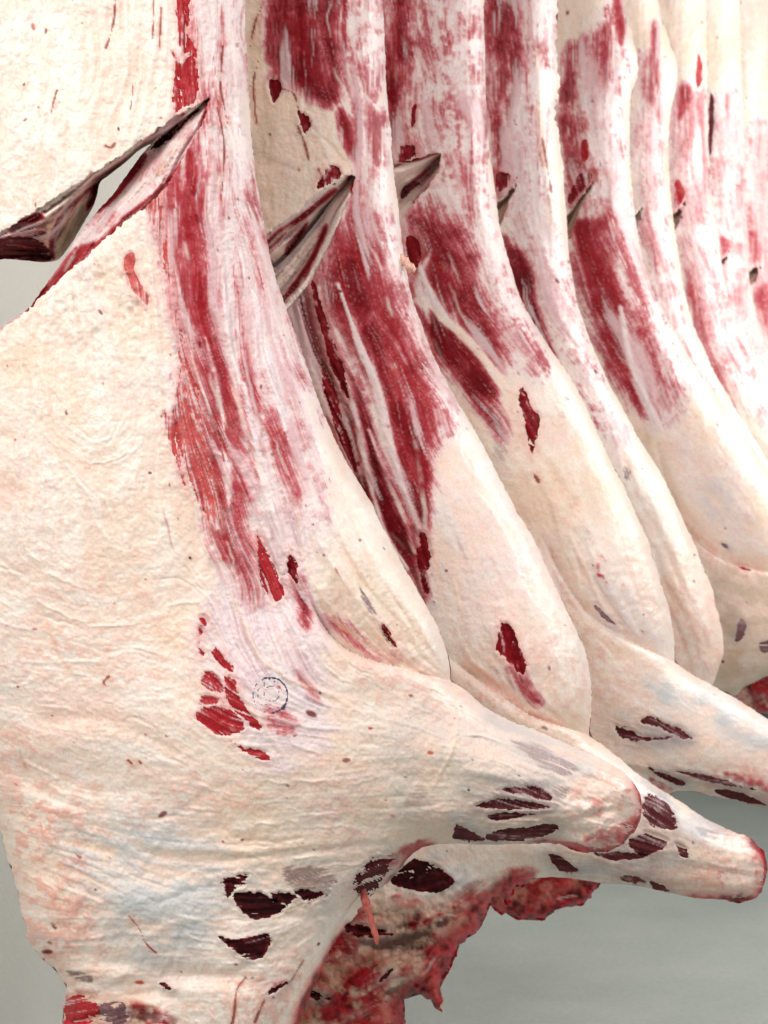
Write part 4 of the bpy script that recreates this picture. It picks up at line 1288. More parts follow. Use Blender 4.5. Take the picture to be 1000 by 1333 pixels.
# ================================================================ second side
C2_UP = [(466, 219), (458, 224), (450, 228), (440, 234), (428, 243), (414, 251), (402, 260), (390, 275), (372, 286), (345, 307), (300, 335), (200, 400)]
C2_LO = [(200, 520), (300, 455), (340, 430), (372, 404), (390, 386), (405, 367), (420, 335), (435, 308), (447, 275), (459, 250), (465, 225)]
spec2 = dict(
    seed=2, gain=0.06, Y=row_y(1), H=0.155, L=95, g=2.0, window=(256, 1010, -46, 1400), rim=13,
    outline=[(225, -300, 1), (494, -300, 1), (497, -100), (499, 0), (501, 60), (503, 120), (510, 190), (516, 250), (521, 300), (530, 358), (540, 400),
             (555, 440), (572, 480), (590, 512), (612, 550), (638, 598), (662, 645), (685, 685), (705, 722), (720, 757), (736, 790),
             (750, 818), (762, 850), (769, 885), (770, 920), (767, 957, 1), (785, 970), (805, 985), (830, 1006), (858, 1026),
             (890, 1046), (925, 1070), (955, 1083), (978, 1094), (993, 1112), (999, 1132), (996, 1152), (984, 1170),
             (965, 1174), (940, 1172), (900, 1168), (860, 1160), (825, 1152), (790, 1150), (760, 1146), (725, 1142), (700, 1144), (680, 1152),
             (668, 1158), (662, 1174), (652, 1168), (636, 1176), (630, 1196), (618, 1216), (602, 1228), (590, 1242), (584, 1262),
             (575, 1272), (578, 1300), (579, 1324, 1), (566, 1312), (556, 1300), (544, 1293), (534, 1295), (526, 1310), (527, 1340), (520, 1420, 1),
             (260, 1420, 1), (240, 1200), (225, 900), (222, 500)],
    notch=C2_UP + C2_LO,
    rag=1.0, ragged=[([(520, 1150), (690, 1140), (690, 1200), (590, 1333), (500, 1360)], 14, 4.0), (R(940, 1080, 1010, 1190), 10, 1.5)],
    bumps=[(700, 850, 50, 110, -20, 0.03), (600, 700, 60, 120, -25, 0.015), (470, 400, 40, 160, -14, 0.0), (950, 1130, 60, 36, 20, 0.015), (890, 1085, 90, 14, 24, 0.008), (860, 1125, 100, 12, 10, -0.007), (700, 1110, 80, 14, 8, 0.006), (976, 1112, 15, 12, 20, 0.009), (966, 1154, 20, 11, 0, 0.009), (945, 1134, 36, 6, 10, -0.007), (925, 1098, 40, 8, 26, 0.006),
           (400, 200, 60, 80, 0, 0.01), (560, 1180, 70, 40, 20, 0.015), (640, 920, 60, 40, 30, 0.01), (540, 1230, 60, 20, -20, -0.012), (480, 1250, 90, 16, -15, -0.012)],
    steps=[([(560, 840), (590, 862), (620, 884), (650, 905), (690, 932), (730, 946), (775, 962)], 0.022, 40, 0.022)], steptaper=True,
    guides=[[(470, -20), (475, 150), (490, 300), (540, 450), (590, 560), (660, 690), (730, 850)], [(380, 0), (400, 150), (430, 200)], [(340, 0), (335, 120), (345, 280)],
            [(390, 400), (430, 520), (480, 640), (550, 770)], [(440, 300), (470, 420), (520, 560), (555, 700)], [(560, 620), (600, 720), (640, 820), (660, 920)],
            [(640, 640), (700, 760), (750, 900)], [(600, 860), (680, 930), (780, 980), (900, 1060)], [(640, 1130), (780, 1110), (980, 1140)],
            [(440, 1200), (520, 1210), (600, 1180), (650, 1140)], [(420, 1320), (480, 1280), (580, 1260)], [(560, 1240), (570, 1320)]],
    fascia=[([(440, -30), (503, -30), (506, 130), (520, 300), (555, 440), (590, 512), (600, 560), (565, 610), (560, 780), (540, 770), (470, 640), (400, 480), (375, 400), (440, 280), (462, 200), (436, 60)], 12, 0.9),
            ([(560, 620), (640, 640), (700, 760), (640, 820), (570, 740)], 40, 0.35)],
    meat=[([(352, -20), (438, -20), (440, 60), (446, 120), (436, 138), (405, 130), (380, 112), (352, 112)], 7, 0.66, 0.6),
          ([(365, 15), (400, 20), (408, 60), (430, 100), (425, 130), (400, 100), (380, 60)], 8, 0.86, 0.5),
          ([(380, 385), (410, 360), (440, 290), (466, 225), (490, 300), (520, 380), (545, 450), (570, 520), (566, 600), (560, 640), (530, 600), (500, 520), (450, 440)], 14, 0.62, 0.25),
          ([(375, 405), (405, 372), (430, 440), (470, 520), (505, 600), (540, 680), (552, 770), (530, 750), (480, 670), (430, 560), (395, 470)], 8, 0.98, 0.9),
          ([(440, 330), (470, 330), (505, 430), (520, 500), (500, 540), (470, 470), (445, 400)], 10, 0.70, 0.6),
          ([(500, 500), (535, 540), (562, 600), (560, 660), (552, 740), (556, 775), (545, 772), (530, 680), (510, 600)], 6, 0.85, 0.5),
          ([(440, 140), (452, 150), (466, 210), (458, 205), (446, 180)], 5, 0.7, 0.3), ([(462, 120), (470, 122), (476, 300), (464, 260)], 5, 0.5, 0.2),
          ([(484, 150), (494, 160), (494, 215), (486, 205)], 4, 0.65, 0.1), ([(445, -10), (452, -10), (452, 60), (446, 60)], 3, 0.6, 0.3),
          ([(472, 270), (492, 280), (505, 340), (490, 350)], 8, 0.6, 0.1),
          ([(660, 870), (690, 880), (705, 915), (690, 912)], 6, 0.5, 0.8)],
    strips=[([(414, 375), (425, 440), (450, 500), (468, 560), (480, 620), (500, 690), (530, 740)], 6, 0.9), ([(440, 370), (465, 440), (490, 500), (505, 560), (520, 620), (545, 690)], 6, 0.8),
            ([(388, 400), (400, 450), (420, 520), (440, 560)], 5, 0.9), ([(480, 560), (495, 600), (520, 660), (540, 720)], 6, 0.6)],
    tans=[(R(316, -20, 352, 340), 12, 0.55), ([(352, 110), (420, 130), (455, 215), (400, 262), (345, 305), (330, 250), (340, 160)], 14, 0.25), ([(385, 400), (420, 520), (450, 600), (430, 560), (380, 440)], 8, 0.5),
          ([(520, 690), (545, 740), (552, 775), (530, 740), (500, 700)], 8, 0.5)],
    pink=0.25, pinks=[([(600, 870), (700, 930), (780, 990), (740, 990), (640, 930)], 14, 0.7), ([(900, 1060), (1000, 1090), (1000, 1180), (900, 1172)], 20, 0.7),
                     ([(760, 1120), (900, 1130), (900, 1170), (760, 1150)], 16, 0.5), ([(640, 900), (700, 940), (640, 960)], 14, 0.5), (R(650, 640, 780, 960), 30, 0.3)],
    greys=[([(560, 650), (640, 700), (640, 760), (580, 760)], 30, 0.35), ([(480, 1100), (600, 1110), (600, 1160), (500, 1150)], 20, 0.6), ([(730, 1120), (800, 1140), (780, 1150), (720, 1130)], 8, 0.7),
           ([(838, 1015), (900, 1050), (950, 1085), (940, 1105), (890, 1085), (860, 1050)], 12, 0.95), ([(760, 1120), (860, 1118), (900, 1130), (780, 1138)], 10, 0.6), ([(560, 1140), (640, 1130), (640, 1160), (560, 1170)], 16, 0.4)],
    mauves=[([(905, 1075), (935, 1085), (938, 1095), (915, 1092)], 7, 0.6), ([(603, 1152), (628, 1145), (624, 1162), (606, 1168)], 6, 0.7), ([(640, 868), (664, 880), (690, 905), (670, 900)], 8, 0.5)],
    blood=[([(660, 1150), (620, 1176), (580, 1220), (550, 1270), (520, 1300), (490, 1350), (540, 1350), (590, 1330), (600, 1240), (640, 1200)], 12, 0.60),
           ([(400, 1250), (520, 1200), (560, 1220), (480, 1300), (400, 1340)], 30, 0.36), ([(660, 1128), (700, 1132), (690, 1144), (662, 1142)], 8, 0.7), ([(400, 1230), (430, 1235), (400, 1333), (380, 1333)], 8, 0.8),
           
           ([(516, 1158), (560, 1170), (600, 1180), (560, 1190), (500, 1180)], 10, 0.35)],
    gore=[([(400, 1235), (470, 1180), (560, 1180), (640, 1150), (690, 1150), (600, 1330), (520, 1400), (360, 1400)], 16, 1.0)],
    bloodrims=[([(660, 1140), (690, 1140), (690, 1200), (600, 1333), (500, 1400), (480, 1333), (540, 1270), (590, 1190)], 8, 30), ([(975, 1085), (1010, 1090), (1010, 1190), (900, 1190), (900, 1160), (970, 1155)], 8, 9)],
    swell=[([(470, 1160), (640, 1150), (590, 1333), (400, 1340)], 30, 0.003, 0.006), ([(600, 650), (740, 780), (770, 940), (680, 900)], 30, 0.0012, 0.0008), (R(940, 1080, 1000, 1180), 14, 0.001, 0.003)],
    folds=36, strands=260, specks=100,
    ridges=[([(540, 570), (552, 650), (556, 740), (552, 770)], 0.002, 4, FATW), ([(610, 870), (650, 895), (690, 925)], -0.006, 5, None), ([(600, 850), (640, 885), (690, 928), (740, 945)], 0.003, 4, PINK * 1.0),
            ([(690, 690), (715, 760), (740, 830)], -0.002, 8, None), ([(600, 640), (650, 740), (690, 800)], 0.002, 6, None), ([(400, 160), (430, 190), (455, 220)], -0.002, 3, None),
            ([(350, 210), (390, 220), (430, 200)], -0.002, 4, None), ([(470, 1195), (530, 1190), (580, 1165)], -0.008, 8, None), ([(400, 1280), (460, 1265), (520, 1225)], -0.008, 8, None),
            ([(780, 1085), (840, 1105), (900, 1108)], 0.003, 3, FATY), ([(720, 1100), (780, 1120), (840, 1140)], 0.003, 4, FATY)],
    drips=[([(388, 165), (396, 185), (402, 208)], 2.4), ([(366, 115), (382, 122), (388, 140)], 2.2), ([(340, 10), (332, 30), (326, 60)], 2.5), ([(336, 80), (330, 110), (334, 160)], 2.5), ([(415, 220), (420, 235)], 3)],
    patches=[
        dict(kind='fat', film=0.1, rag=1.6, poly=[(945, 1100), (975, 1102), (992, 1118), (994, 1148), (978, 1164), (945, 1162), (930, 1130)]),
        dict(kind='deep', film=-0.3, rag=0.7, poly=[(350, 105), (360, 104), (367, 112), (362, 126), (356, 133), (352, 120)]),
        dict(kind='deep', film=0.0, rag=1.0, poly=[(388, 144), (400, 150), (408, 156), (402, 170), (393, 170)]),
        dict(kind='deep', film=0.2, rag=1.0, poly=[(414, 245), (420, 225), (432, 214), (444, 222), (438, 234)]),
        dict(kind='deep', film=-0.1, rag=1.2, poly=[(651, 812), (660, 812), (669, 820), (678, 842), (686, 862), (684, 878), (670, 874), (655, 858), (645, 842)]),
        dict(kind='deep', film=-0.1, rag=1.0, poly=[(404, 370), (412, 368), (430, 430), (445, 470), (456, 520), (440, 500), (422, 450)]),
        dict(kind='deep', film=-0.05, rag=1.0, poly=[(418, 470), (436, 500), (452, 560), (470, 610), (460, 612), (440, 570), (424, 520)]),
        dict(kind='deep', film=0.0, rag=1.2, poly=[(545, 690), (558, 700), (560, 735), (556, 745), (560, 775), (548, 765), (545, 730)]),
        dict(kind='dark', film=0.42, rag=1.2, poly=[(838, 1036), (852, 1034), (868, 1044), (880, 1066), (882, 1078), (868, 1080), (846, 1074), (836, 1060)]),
        dict(kind='dark', film=0.28, rag=1.0, poly=[(818, 1092), (842, 1084), (868, 1092), (866, 1104), (844, 1113), (822, 1106)]),
        dict(kind='dark', film=0.28, rag=0.8, poly=[(772, 1110), (806, 1108), (846, 1114), (820, 1120), (790, 1120)]),
        dict(kind='dark', film=0.28, rag=1.0, poly=[(711, 1110), (727, 1112), (742, 1124), (756, 1134), (738, 1138), (722, 1128)]),
        dict(kind='dark', film=0.28, rag=1.0, poly=[(802, 1141), (825, 1138), (843, 1145), (838, 1152), (812, 1148)]),
        dict(kind='dark', film=0.0, rag=1.0, poly=[(846, 1144), (862, 1152), (880, 1160), (866, 1163), (850, 1158)]),
        dict(kind='dark', film=0.2, rag=1.0, poly=[(880, 1098), (892, 1102), (896, 1116), (884, 1112)]),
        dict(kind='black', film=-0.4, rag=0.9, poly=[(508, 1147), (524, 1128), (540, 1119), (566, 1126), (590, 1140), (592, 1150), (570, 1162), (530, 1158)]),  # this and the next three: darkness inside holes, painted near-black
        dict(kind='black', film=-0.4, rag=1.2, poly=[(443, 1205), (460, 1200), (482, 1203), (514, 1215), (500, 1222), (462, 1221)]),
        dict(kind='black', film=-0.4, rag=0.9, poly=[(395, 1286), (412, 1290), (432, 1299), (410, 1305)]),
        dict(kind='black', film=-0.2, rag=1.0, poly=[(491, 1279), (500, 1266), (512, 1259), (510, 1268), (498, 1279)]),
    ])
side2, s2 = side(spec2, 'second side of beef, its foreleg just beneath the nearest one, ragged bloody neck below')
tube('fat_scrap', [(520, 334), (527, 340), (534, 348), (541, 352)], [4, 6, 5.5, 4], M_JOINT, side2, lin((226, 178, 158)), s2.Y0, [0.03, 0.035, 0.04, 0.04], 10, 5)
c2u_rear = [(466, 222), (460, 238), (446, 260), (430, 280), (410, 306), (396, 326), (380, 350), (358, 368), (300, 412)]
cut_sheet(side2, s2, dict(
    seed=23, g=1.6, window=(320, 476, 205, 400), name='cut_face',
    outline=[(x, y - 4, 1) for x, y in C2_UP[:11]] + [(300, 400, 1)] + [(x, y, 1) for x, y in c2u_rear[::-1][1:]],
    edges=[(C2_UP[:11], 'body'), (c2u_rear, ('body', -0.07))],
    layers=[(-.2, .12, FATW, .9), (.30, .42, DEEP, .95), (.42, .6, FATY, .7), (.66, 1.2, MAR * .7, .95)], guides=[C2_UP[:11], c2u_rear],
    fascia=[(R(300, 200, 480, 410), 5, 0.5)],
    meat=[([(462, 222), (466, 220), (464, 232), (452, 234)], 2, 1.0, .8), ([(432, 246), (438, 250), (412, 272), (390, 290), (370, 302), (345, 315), (345, 308), (372, 292), (400, 272)], 2, 0.85, 0.8),
          ([(345, 312), (365, 300), (372, 304), (355, 325), (345, 330)], 3, 0.95, 0.9), ([(400, 290), (390, 312), (374, 334), (372, 322), (385, 305)], 2.5, 0.9, 1.0)],
    tans=[([(345, 330), (375, 310), (390, 300), (380, 330), (350, 352)], 6, 0.8)],
))
c2l_rear = [(465, 222), (453, 238), (440, 252), (428, 268), (414, 288), (400, 304), (387, 320), (372, 336), (357, 350), (300, 420)]
cut_sheet(side2, s2, dict(
    seed=24, g=1.6, window=(320, 476, 205, 440), name='cut_face',
    outline=[(x, y, 1) for x, y in c2l_rear] + [(300, 462, 1)] + [(x + 3, y + 4, 1) for x, y in C2_LO[2:]],
    edges=[(C2_LO[1:], 'body'), (c2l_rear, ('body', -0.04))],
    layers=[(-.2, .3, FATW * .95, .8), (.30, .48, DEEP * .8, .9), (.8, 1.2, MAR, .9)], guides=[C2_LO[1:], c2l_rear],
    fascia=[(R(300, 200, 480, 470), 5, 0.35)], tans=[([(428, 268), (440, 260), (400, 330), (350, 380), (340, 370), (400, 300)], 8, 0.5)],
    meat=[([(421, 296), (426, 300), (412, 335), (395, 365), (376, 388), (360, 408), (350, 404), (372, 380), (396, 345)], 2.5, 1.0, 0.9),
          ([(459, 250), (465, 240), (462, 232), (456, 246)], 2, 0.8, .6)],
    ridges=[([(440, 262), (425, 296), (400, 330), (360, 380)], 0.003, 4, None)],
))

# ================================================================ third side
spec3 = dict(
    seed=3, gain=0.07, Y=row_y(2), H=0.15, L=85, g=2.0, window=(440, 1124, -46, 1210), rim=11,
    outline=[(430, -280, 1), (628, -280, 1), (630, 0), (631, 60), (633, 130), (637, 190), (644, 245), (650, 290), (664, 345), (676, 385), (692, 415), (715, 452),
             (738, 486), (760, 525), (780, 568), (800, 608), (822, 655), (842, 702), (857, 745), (868, 785), (877, 825), (879, 863, 1), (900, 877), (930, 894),
             (962, 912), (1000, 936), (1050, 962), (1090, 985), (1112, 1010), (1105, 1048), (1075, 1070), (1040, 1066), (1000, 1052), (960, 1043),
             (925, 1036), (900, 1030), (872, 1034), (852, 1062), (815, 1100), (790, 1130), (778, 1152), (768, 1170), (748, 1180), (728, 1190),
             (700, 1196), (672, 1194), (648, 1184), (600, 1150), (520, 1120), (450, 1000), (432, 600)],
    notch=[(575, 200), (566, 200), (555, 203), (545, 206), (530, 210), (515, 214), (490, 224), (490, 310), (505, 298), (522, 282), (540, 262), (556, 245), (570, 224)],
    rag=1.0, ragged=[(R(640, 1140, 790, 1210), 10, 4.0)],
    bumps=[(800, 730, 40, 130, -22, 0.025), (700, 560, 40, 100, -20, 0.01), (900, 960, 120, 40, 18, 0.02), (800, 890, 60, 50, 0, 0.012), (720, 760, 20, 90, -20, -0.008),
           (930, 1036, 120, 10, 10, -0.01)],
    steps=[([(700, 690), (730, 750), (765, 800), (800, 824), (840, 846), (884, 866)], 0.016, 40, 0.020), ([(770, 985), (850, 1002), (950, 1022), (1050, 1040)], -0.018, 20, -0.006)], steptaper=True,
    guides=[[(600, -20), (605, 150), (630, 300), (690, 450), (760, 580), (830, 750)], [(520, 0), (530, 150), (560, 300)], [(545, 360), (600, 480), (660, 580), (700, 680)],
            [(580, 300), (640, 420), (720, 540), (800, 700), (860, 830)], [(700, 640), (750, 760), (840, 840)], [(780, 860), (880, 900), (1000, 960)], [(790, 970), (900, 1010), (1000, 1030)],
            [(650, 1180), (760, 1160)]],
    fascia=[([(500, -30), (634, -30), (640, 200), (664, 345), (715, 452), (700, 500), (640, 480), (580, 400), (520, 380), (500, 200)], 14, 0.9), ([(760, 740), (830, 780), (860, 840), (800, 820)], 20, 0.4)],
    meat=[([(498, -20), (540, -20), (545, 60), (530, 130), (545, 200), (500, 215)], 14, 0.56, 0.6), ([(500, 60), (515, 70), (520, 140), (505, 180)], 8, 0.9, 0.7),
          ([(545, 20), (560, 20), (556, 100), (546, 130)], 10, 0.42, 0.3),
          ([(520, 295), (560, 260), (600, 280), (620, 340), (640, 400), (660, 460), (640, 490), (600, 440), (560, 390), (530, 380)], 14, 0.64, 0.5),
          ([(548, 400), (580, 420), (610, 440), (640, 490), (642, 530), (620, 520), (580, 480), (556, 430)], 10, 0.92, 0.7),
          ([(575, 430), (600, 470), (635, 510), (660, 560), (650, 570), (610, 520), (580, 470)], 8, 0.7, 0.6), ([(612, 360), (630, 380), (660, 430), (655, 460), (630, 420)], 8, 0.5, 0.1),
          ([(600, 200), (612, 220), (620, 300), (600, 280)], 8, 0.42, 0.1), ([(550, 300), (600, 360), (610, 420), (570, 380)], 10, 0.75, 0.3)],
    strips=[([(545, 345), (575, 410), (620, 455), (655, 500), (690, 520)], 7, 0.8), ([(560, 330), (545, 370), (560, 420)], 6, 0.5)],
    tans=[([(500, 0), (545, 20), (540, 190), (505, 200)], 14, 0.45), ([(575, 470), (600, 520), (640, 590), (700, 700), (660, 640), (600, 560)], 14, 0.55)],
    pink=0.3, pinks=[([(690, 680), (760, 800), (800, 860), (760, 850), (700, 740)], 22, 0.55), ([(930, 1000), (1010, 1000), (1010, 1050), (920, 1030)], 12, 0.7), ([(580, 490), (620, 540), (612, 560), (585, 520)], 8, 0.6),
                    (R(760, 840, 840, 960), 26, 0.3)],
    greys=[([(770, 750), (840, 800), (850, 850), (800, 830)], 18, 0.35), ([(850, 880), (1000, 938), (1000, 985), (900, 935), (840, 915)], 16, 0.85), ([(800, 930), (850, 930), (910, 960), (880, 975), (810, 965)], 14, 0.7), ([(810, 990), (900, 1020), (890, 1030), (830, 1010)], 8, 0.5)],
    mauves=[([(640, 570), (660, 580), (660, 600), (645, 600)], 8, 0.4)],
    gore=[(R(620, 1100, 800, 1220), 10, 1.0)], bloodrims=[(R(640, 1130, 800, 1220), 10, 26)], blood=[(R(640, 1130, 790, 1210), 16, 0.3), ([(930, 1000), (1000, 1015), (1000, 1030), (940, 1012)], 8, 0.42), ([(845, 1010), (875, 1025), (872, 1036), (850, 1030)], 5, 0.6)],
    swell=[(R(630, 1130, 790, 1210), 16, 0.003, 0.008), ([(700, 560), (860, 760), (870, 860), (760, 800)], 30, 0.0016, 0.0008)],
    folds=22, strands=200, specks=80,
    ridges=[([(684, 505), (690, 560), (697, 620)], 0.003, 3, FATW), ([(740, 690), (780, 780), (800, 815)], 0.003, 3, FATW), ([(790, 735), (815, 790), (835, 830)], 0.0025, 3, FATW),
            ([(700, 700), (730, 770), (765, 810)], -0.004, 6, None)],
    drips=[([(696, 618), (702, 628)], 3)],
    patches=[dict(kind='deep', film=-0.05, rag=1.0, poly=[(677, 506), (684, 508), (694, 530), (703, 545), (700, 566), (694, 592), (688, 580), (682, 548), (676, 520)]),
             dict(kind='mauve', film=0.0, rag=0.8, poly=[(773, 789), (783, 793), (804, 814), (796, 812), (782, 802)]),
             dict(kind='dark', film=0.25, rag=1.4, poly=[(802, 946), (818, 947), (836, 958), (872, 957), (868, 965), (828, 966), (810, 958)]),
             dict(kind='dark', film=0.35, rag=1.5, poly=[(842, 932), (870, 940), (892, 950), (902, 962), (886, 963), (862, 950), (836, 940)]),
             dict(kind='dark', film=0.28, rag=0.8, poly=[(842, 996), (868, 1006), (892, 1016), (888, 1024), (862, 1014), (846, 1004)]),
             dict(kind='dark', film=0.28, rag=0.8, poly=[(876, 1002), (920, 1008), (965, 1022), (985, 1028), (950, 1024), (900, 1012)]),
             dict(kind='dark', film=0.0, rag=0.8, poly=[(930, 1028), (950, 1027), (980, 1036), (1004, 1050), (980, 1048), (940, 1036)]),
             dict(kind='deep', film=-0.1, rag=0.8, poly=[(536, 140), (543, 136), (541, 160), (535, 165)]),
             dict(kind='deep', film=-0.2, rag=0.8, poly=[(528, 312), (540, 308), (548, 322), (546, 345), (534, 352)]),
             dict(kind='deep', film=0.2, rag=1.2, poly=[(516, 190), (540, 190), (541, 204), (516, 212)])])
side3, s3 = side(spec3, 'third side of beef, narrow red muscle wedge on its flank, thick foreleg leaving at right')
cut_sheet(side3, s3, dict(
    seed=25, g=1.6, window=(490, 585, 190, 310), name='cut_face',
    outline=[(579, 196, 1), (545, 202, 1), (490, 220, 1), (490, 314, 1), (522, 288, 1), (545, 266, 1), (560, 249, 1), (574, 227, 1)],
    edges=[([(575, 199), (545, 205), (490, 223)], 'body'), ([(572, 208), (545, 245), (522, 258), (490, 268)], ('body', -0.07)), ([(573, 222), (540, 263), (490, 312)], 'body')],
    guides=[[(572, 205), (520, 215)], [(570, 215), (530, 270)]],
    fascia=[(R(480, 180, 590, 330), 5, 0.3)], tans=[([(570, 215), (560, 245), (500, 305), (490, 280), (540, 250)], 6, 0.7)],
    meat=[([(575, 200), (568, 215), (548, 240), (530, 250), (520, 262), (530, 240), (555, 220)], 3, 1.0, 1.0), ([(575, 198), (540, 204), (500, 218), (500, 222), (545, 210)], 1.5, 1.0, .7),
          ([(572, 224), (560, 246), (540, 266), (538, 262), (556, 240)], 1.5, .9, .5)],
    patches=[dict(kind='dark', film=-0.5, rag=0.8, poly=[(524, 244), (538, 236), (548, 240), (536, 250), (522, 262)])]))

# ================================================================ sides further along the row
def far_side(n, edge, label, **kw):
    """edge: right silhouette from the top down, then whatever closes the shape"""
    Y = row_y(n - 1)
    k = 2.5 / Y
    sp = dict(seed=n, Y=Y, H=0.15, L=105 * k, g=2.0, rim=16 * k, rag=0.9, strands=int(120 * k), specks=int(70 * k), pink=0.3, gain=0.02)
    w = kw.pop('width', 330 * k)
    close = kw.pop('close', None)
    if close is None:
        bx, by = edge[-1][:2]
        close = [(bx + 8, by + 40), (bx - 30, by + 90), (bx - w * 0.7, by + 60)]
    lx = edge[0][0] - w
    sp['outline'] = [(lx, edge[0][1], 1)] + edge + close + [(lx - 4, 600), (lx, 200)]
    sp.update(kw)
    return side(sp, label)


def vcut(parent, s, apex, upper, lower, seed, colour='deep'):
    """a small gaping rib cut: sheet folded inwards between the two lips"""
    ua, la = upper, lower
    mid = [((p[0] + q[0]) / 2, (p[1] + q[1]) / 2) for p, q in zip(ua, la)]
    xs = [p[0] for p in ua + la + [apex]]
    ys = [p[1] for p in ua + la + [apex]]
    out = [(apex[0] + 2, apex[1], 1)] + [(x + 1, y - 3, 1) for x, y in ua] + [(x - 1, y + 3, 1) for x, y in la[::-1]]
    return cut_sheet(parent, s, dict(
        seed=seed, g=1.6, window=(min(xs) - 6, max(xs) + 6, min(ys) - 6, max(ys) + 6), name='cut_face', outline=out,
        edges=[([apex] + ua, 'body'), ([(apex[0], apex[1])] + mid, ('body', -0.05)), ([apex] + la, 'body')],
        guides=[[apex] + ua, [apex] + la], tans=[(out, 3, 0.7)],
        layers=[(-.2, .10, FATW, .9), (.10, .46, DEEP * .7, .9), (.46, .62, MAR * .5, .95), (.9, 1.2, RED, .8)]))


def notch_of(apex, upper, lower):
    return [apex] + upper + lower[::-1]


# fourth
a4, u4, l4 = (673, 216), [(671, 238), (660, 254), (646, 262), (620, 272)], [(675, 232), (668, 252), (652, 292), (630, 330)]
side4, s4 = far_side(4, [(724, -260, 1), (727, 0), (724, 40), (727, 100), (724, 150), (731, 200), (736, 260), (741, 330), (750, 385), (762, 425), (788, 488), (806, 522), (824, 556),
                      (845, 592), (864, 624), (882, 660), (898, 697), (916, 740), (930, 780), (939, 815), (942, 846), (936, 868), (927, 893)],
                     'fourth side of beef, wrinkled breast hanging behind the foreleg that leaves the frame', close=[(915, 935), (860, 960), (700, 940)], window=(570, 960, -46, 990),
                     notch=notch_of(a4, u4, l4), bumps=[(900, 800, 24, 70, -16, 0.02)],
                     guides=[[(690, -20), (695, 150), (705, 300), (740, 420), (800, 560), (880, 720), (920, 860)], [(650, 0), (655, 150), (665, 200)], [(670, 330), (700, 420), (760, 520)], [(830, 640), (870, 720), (900, 820)]],
                     fascia=[([(630, -30), (712, -30), (716, 200), (735, 340), (780, 480), (820, 580), (780, 560), (720, 460), (660, 320), (640, 200)], 12, 0.85)],
                     meat=[([(632, -20), (680, -20), (684, 60), (672, 110), (640, 130)], 10, 0.68, 0.6), ([(636, 100), (652, 110), (660, 190), (670, 225), (648, 235), (640, 180)], 8, 0.58, 0.4),
                           ([(652, 305), (672, 318), (690, 345), (700, 400), (715, 440), (724, 470), (705, 450), (680, 400), (660, 350)], 7, 0.95, 0.8), ([(684, 0), (692, 0), (690, 130), (684, 130)], 5, 0.5, 0.2),
                           ([(655, 130), (668, 120), (668, 150), (660, 165)], 6, 0.7, .7), ([(640, 220), (665, 225), (668, 245), (650, 258)], 5, 0.75, 0.6), ([(700, 330), (720, 400), (740, 440), (720, 420)], 8, 0.4, 0.1)],
                     tans=[([(640, 40), (668, 60), (668, 200), (645, 200)], 12, 0.6), ([(655, 290), (690, 290), (690, 310), (660, 312)], 6, 0.5)],
                     pinks=[([(880, 700), (945, 840), (925, 890), (870, 820)], 20, 0.45), (R(870, 780, 945, 900), 16, 0.3)],
                     mauves=[([(812, 608), (822, 612), (820, 626), (812, 622)], 5, 0.8)],
                     ridges=[([(700, 60), (704, 150), (712, 230), (724, 300)], 0.003, 5, FATY), ([(712, 20), (714, 120), (722, 220)], -0.002, 3, None)],
                     swell=[([(820, 600), (900, 700), (940, 840), (880, 860), (830, 700)], 20, 0.003, 0.001), (R(716, -10, 732, 200), 5, 0.001, 0.003)],
                     patches=[dict(kind='deep', film=0.1, rag=1.0, poly=[(646, 228), (656, 224), (664, 230), (662, 242), (650, 252), (645, 244)])],
                     drips=[([(706, 180), (712, 215), (718, 250)], 2)], ragged=[(R(715, -10, 740, 230), 6, 2.2)])
vcut(side4, s4, a4, u4, l4, 26)

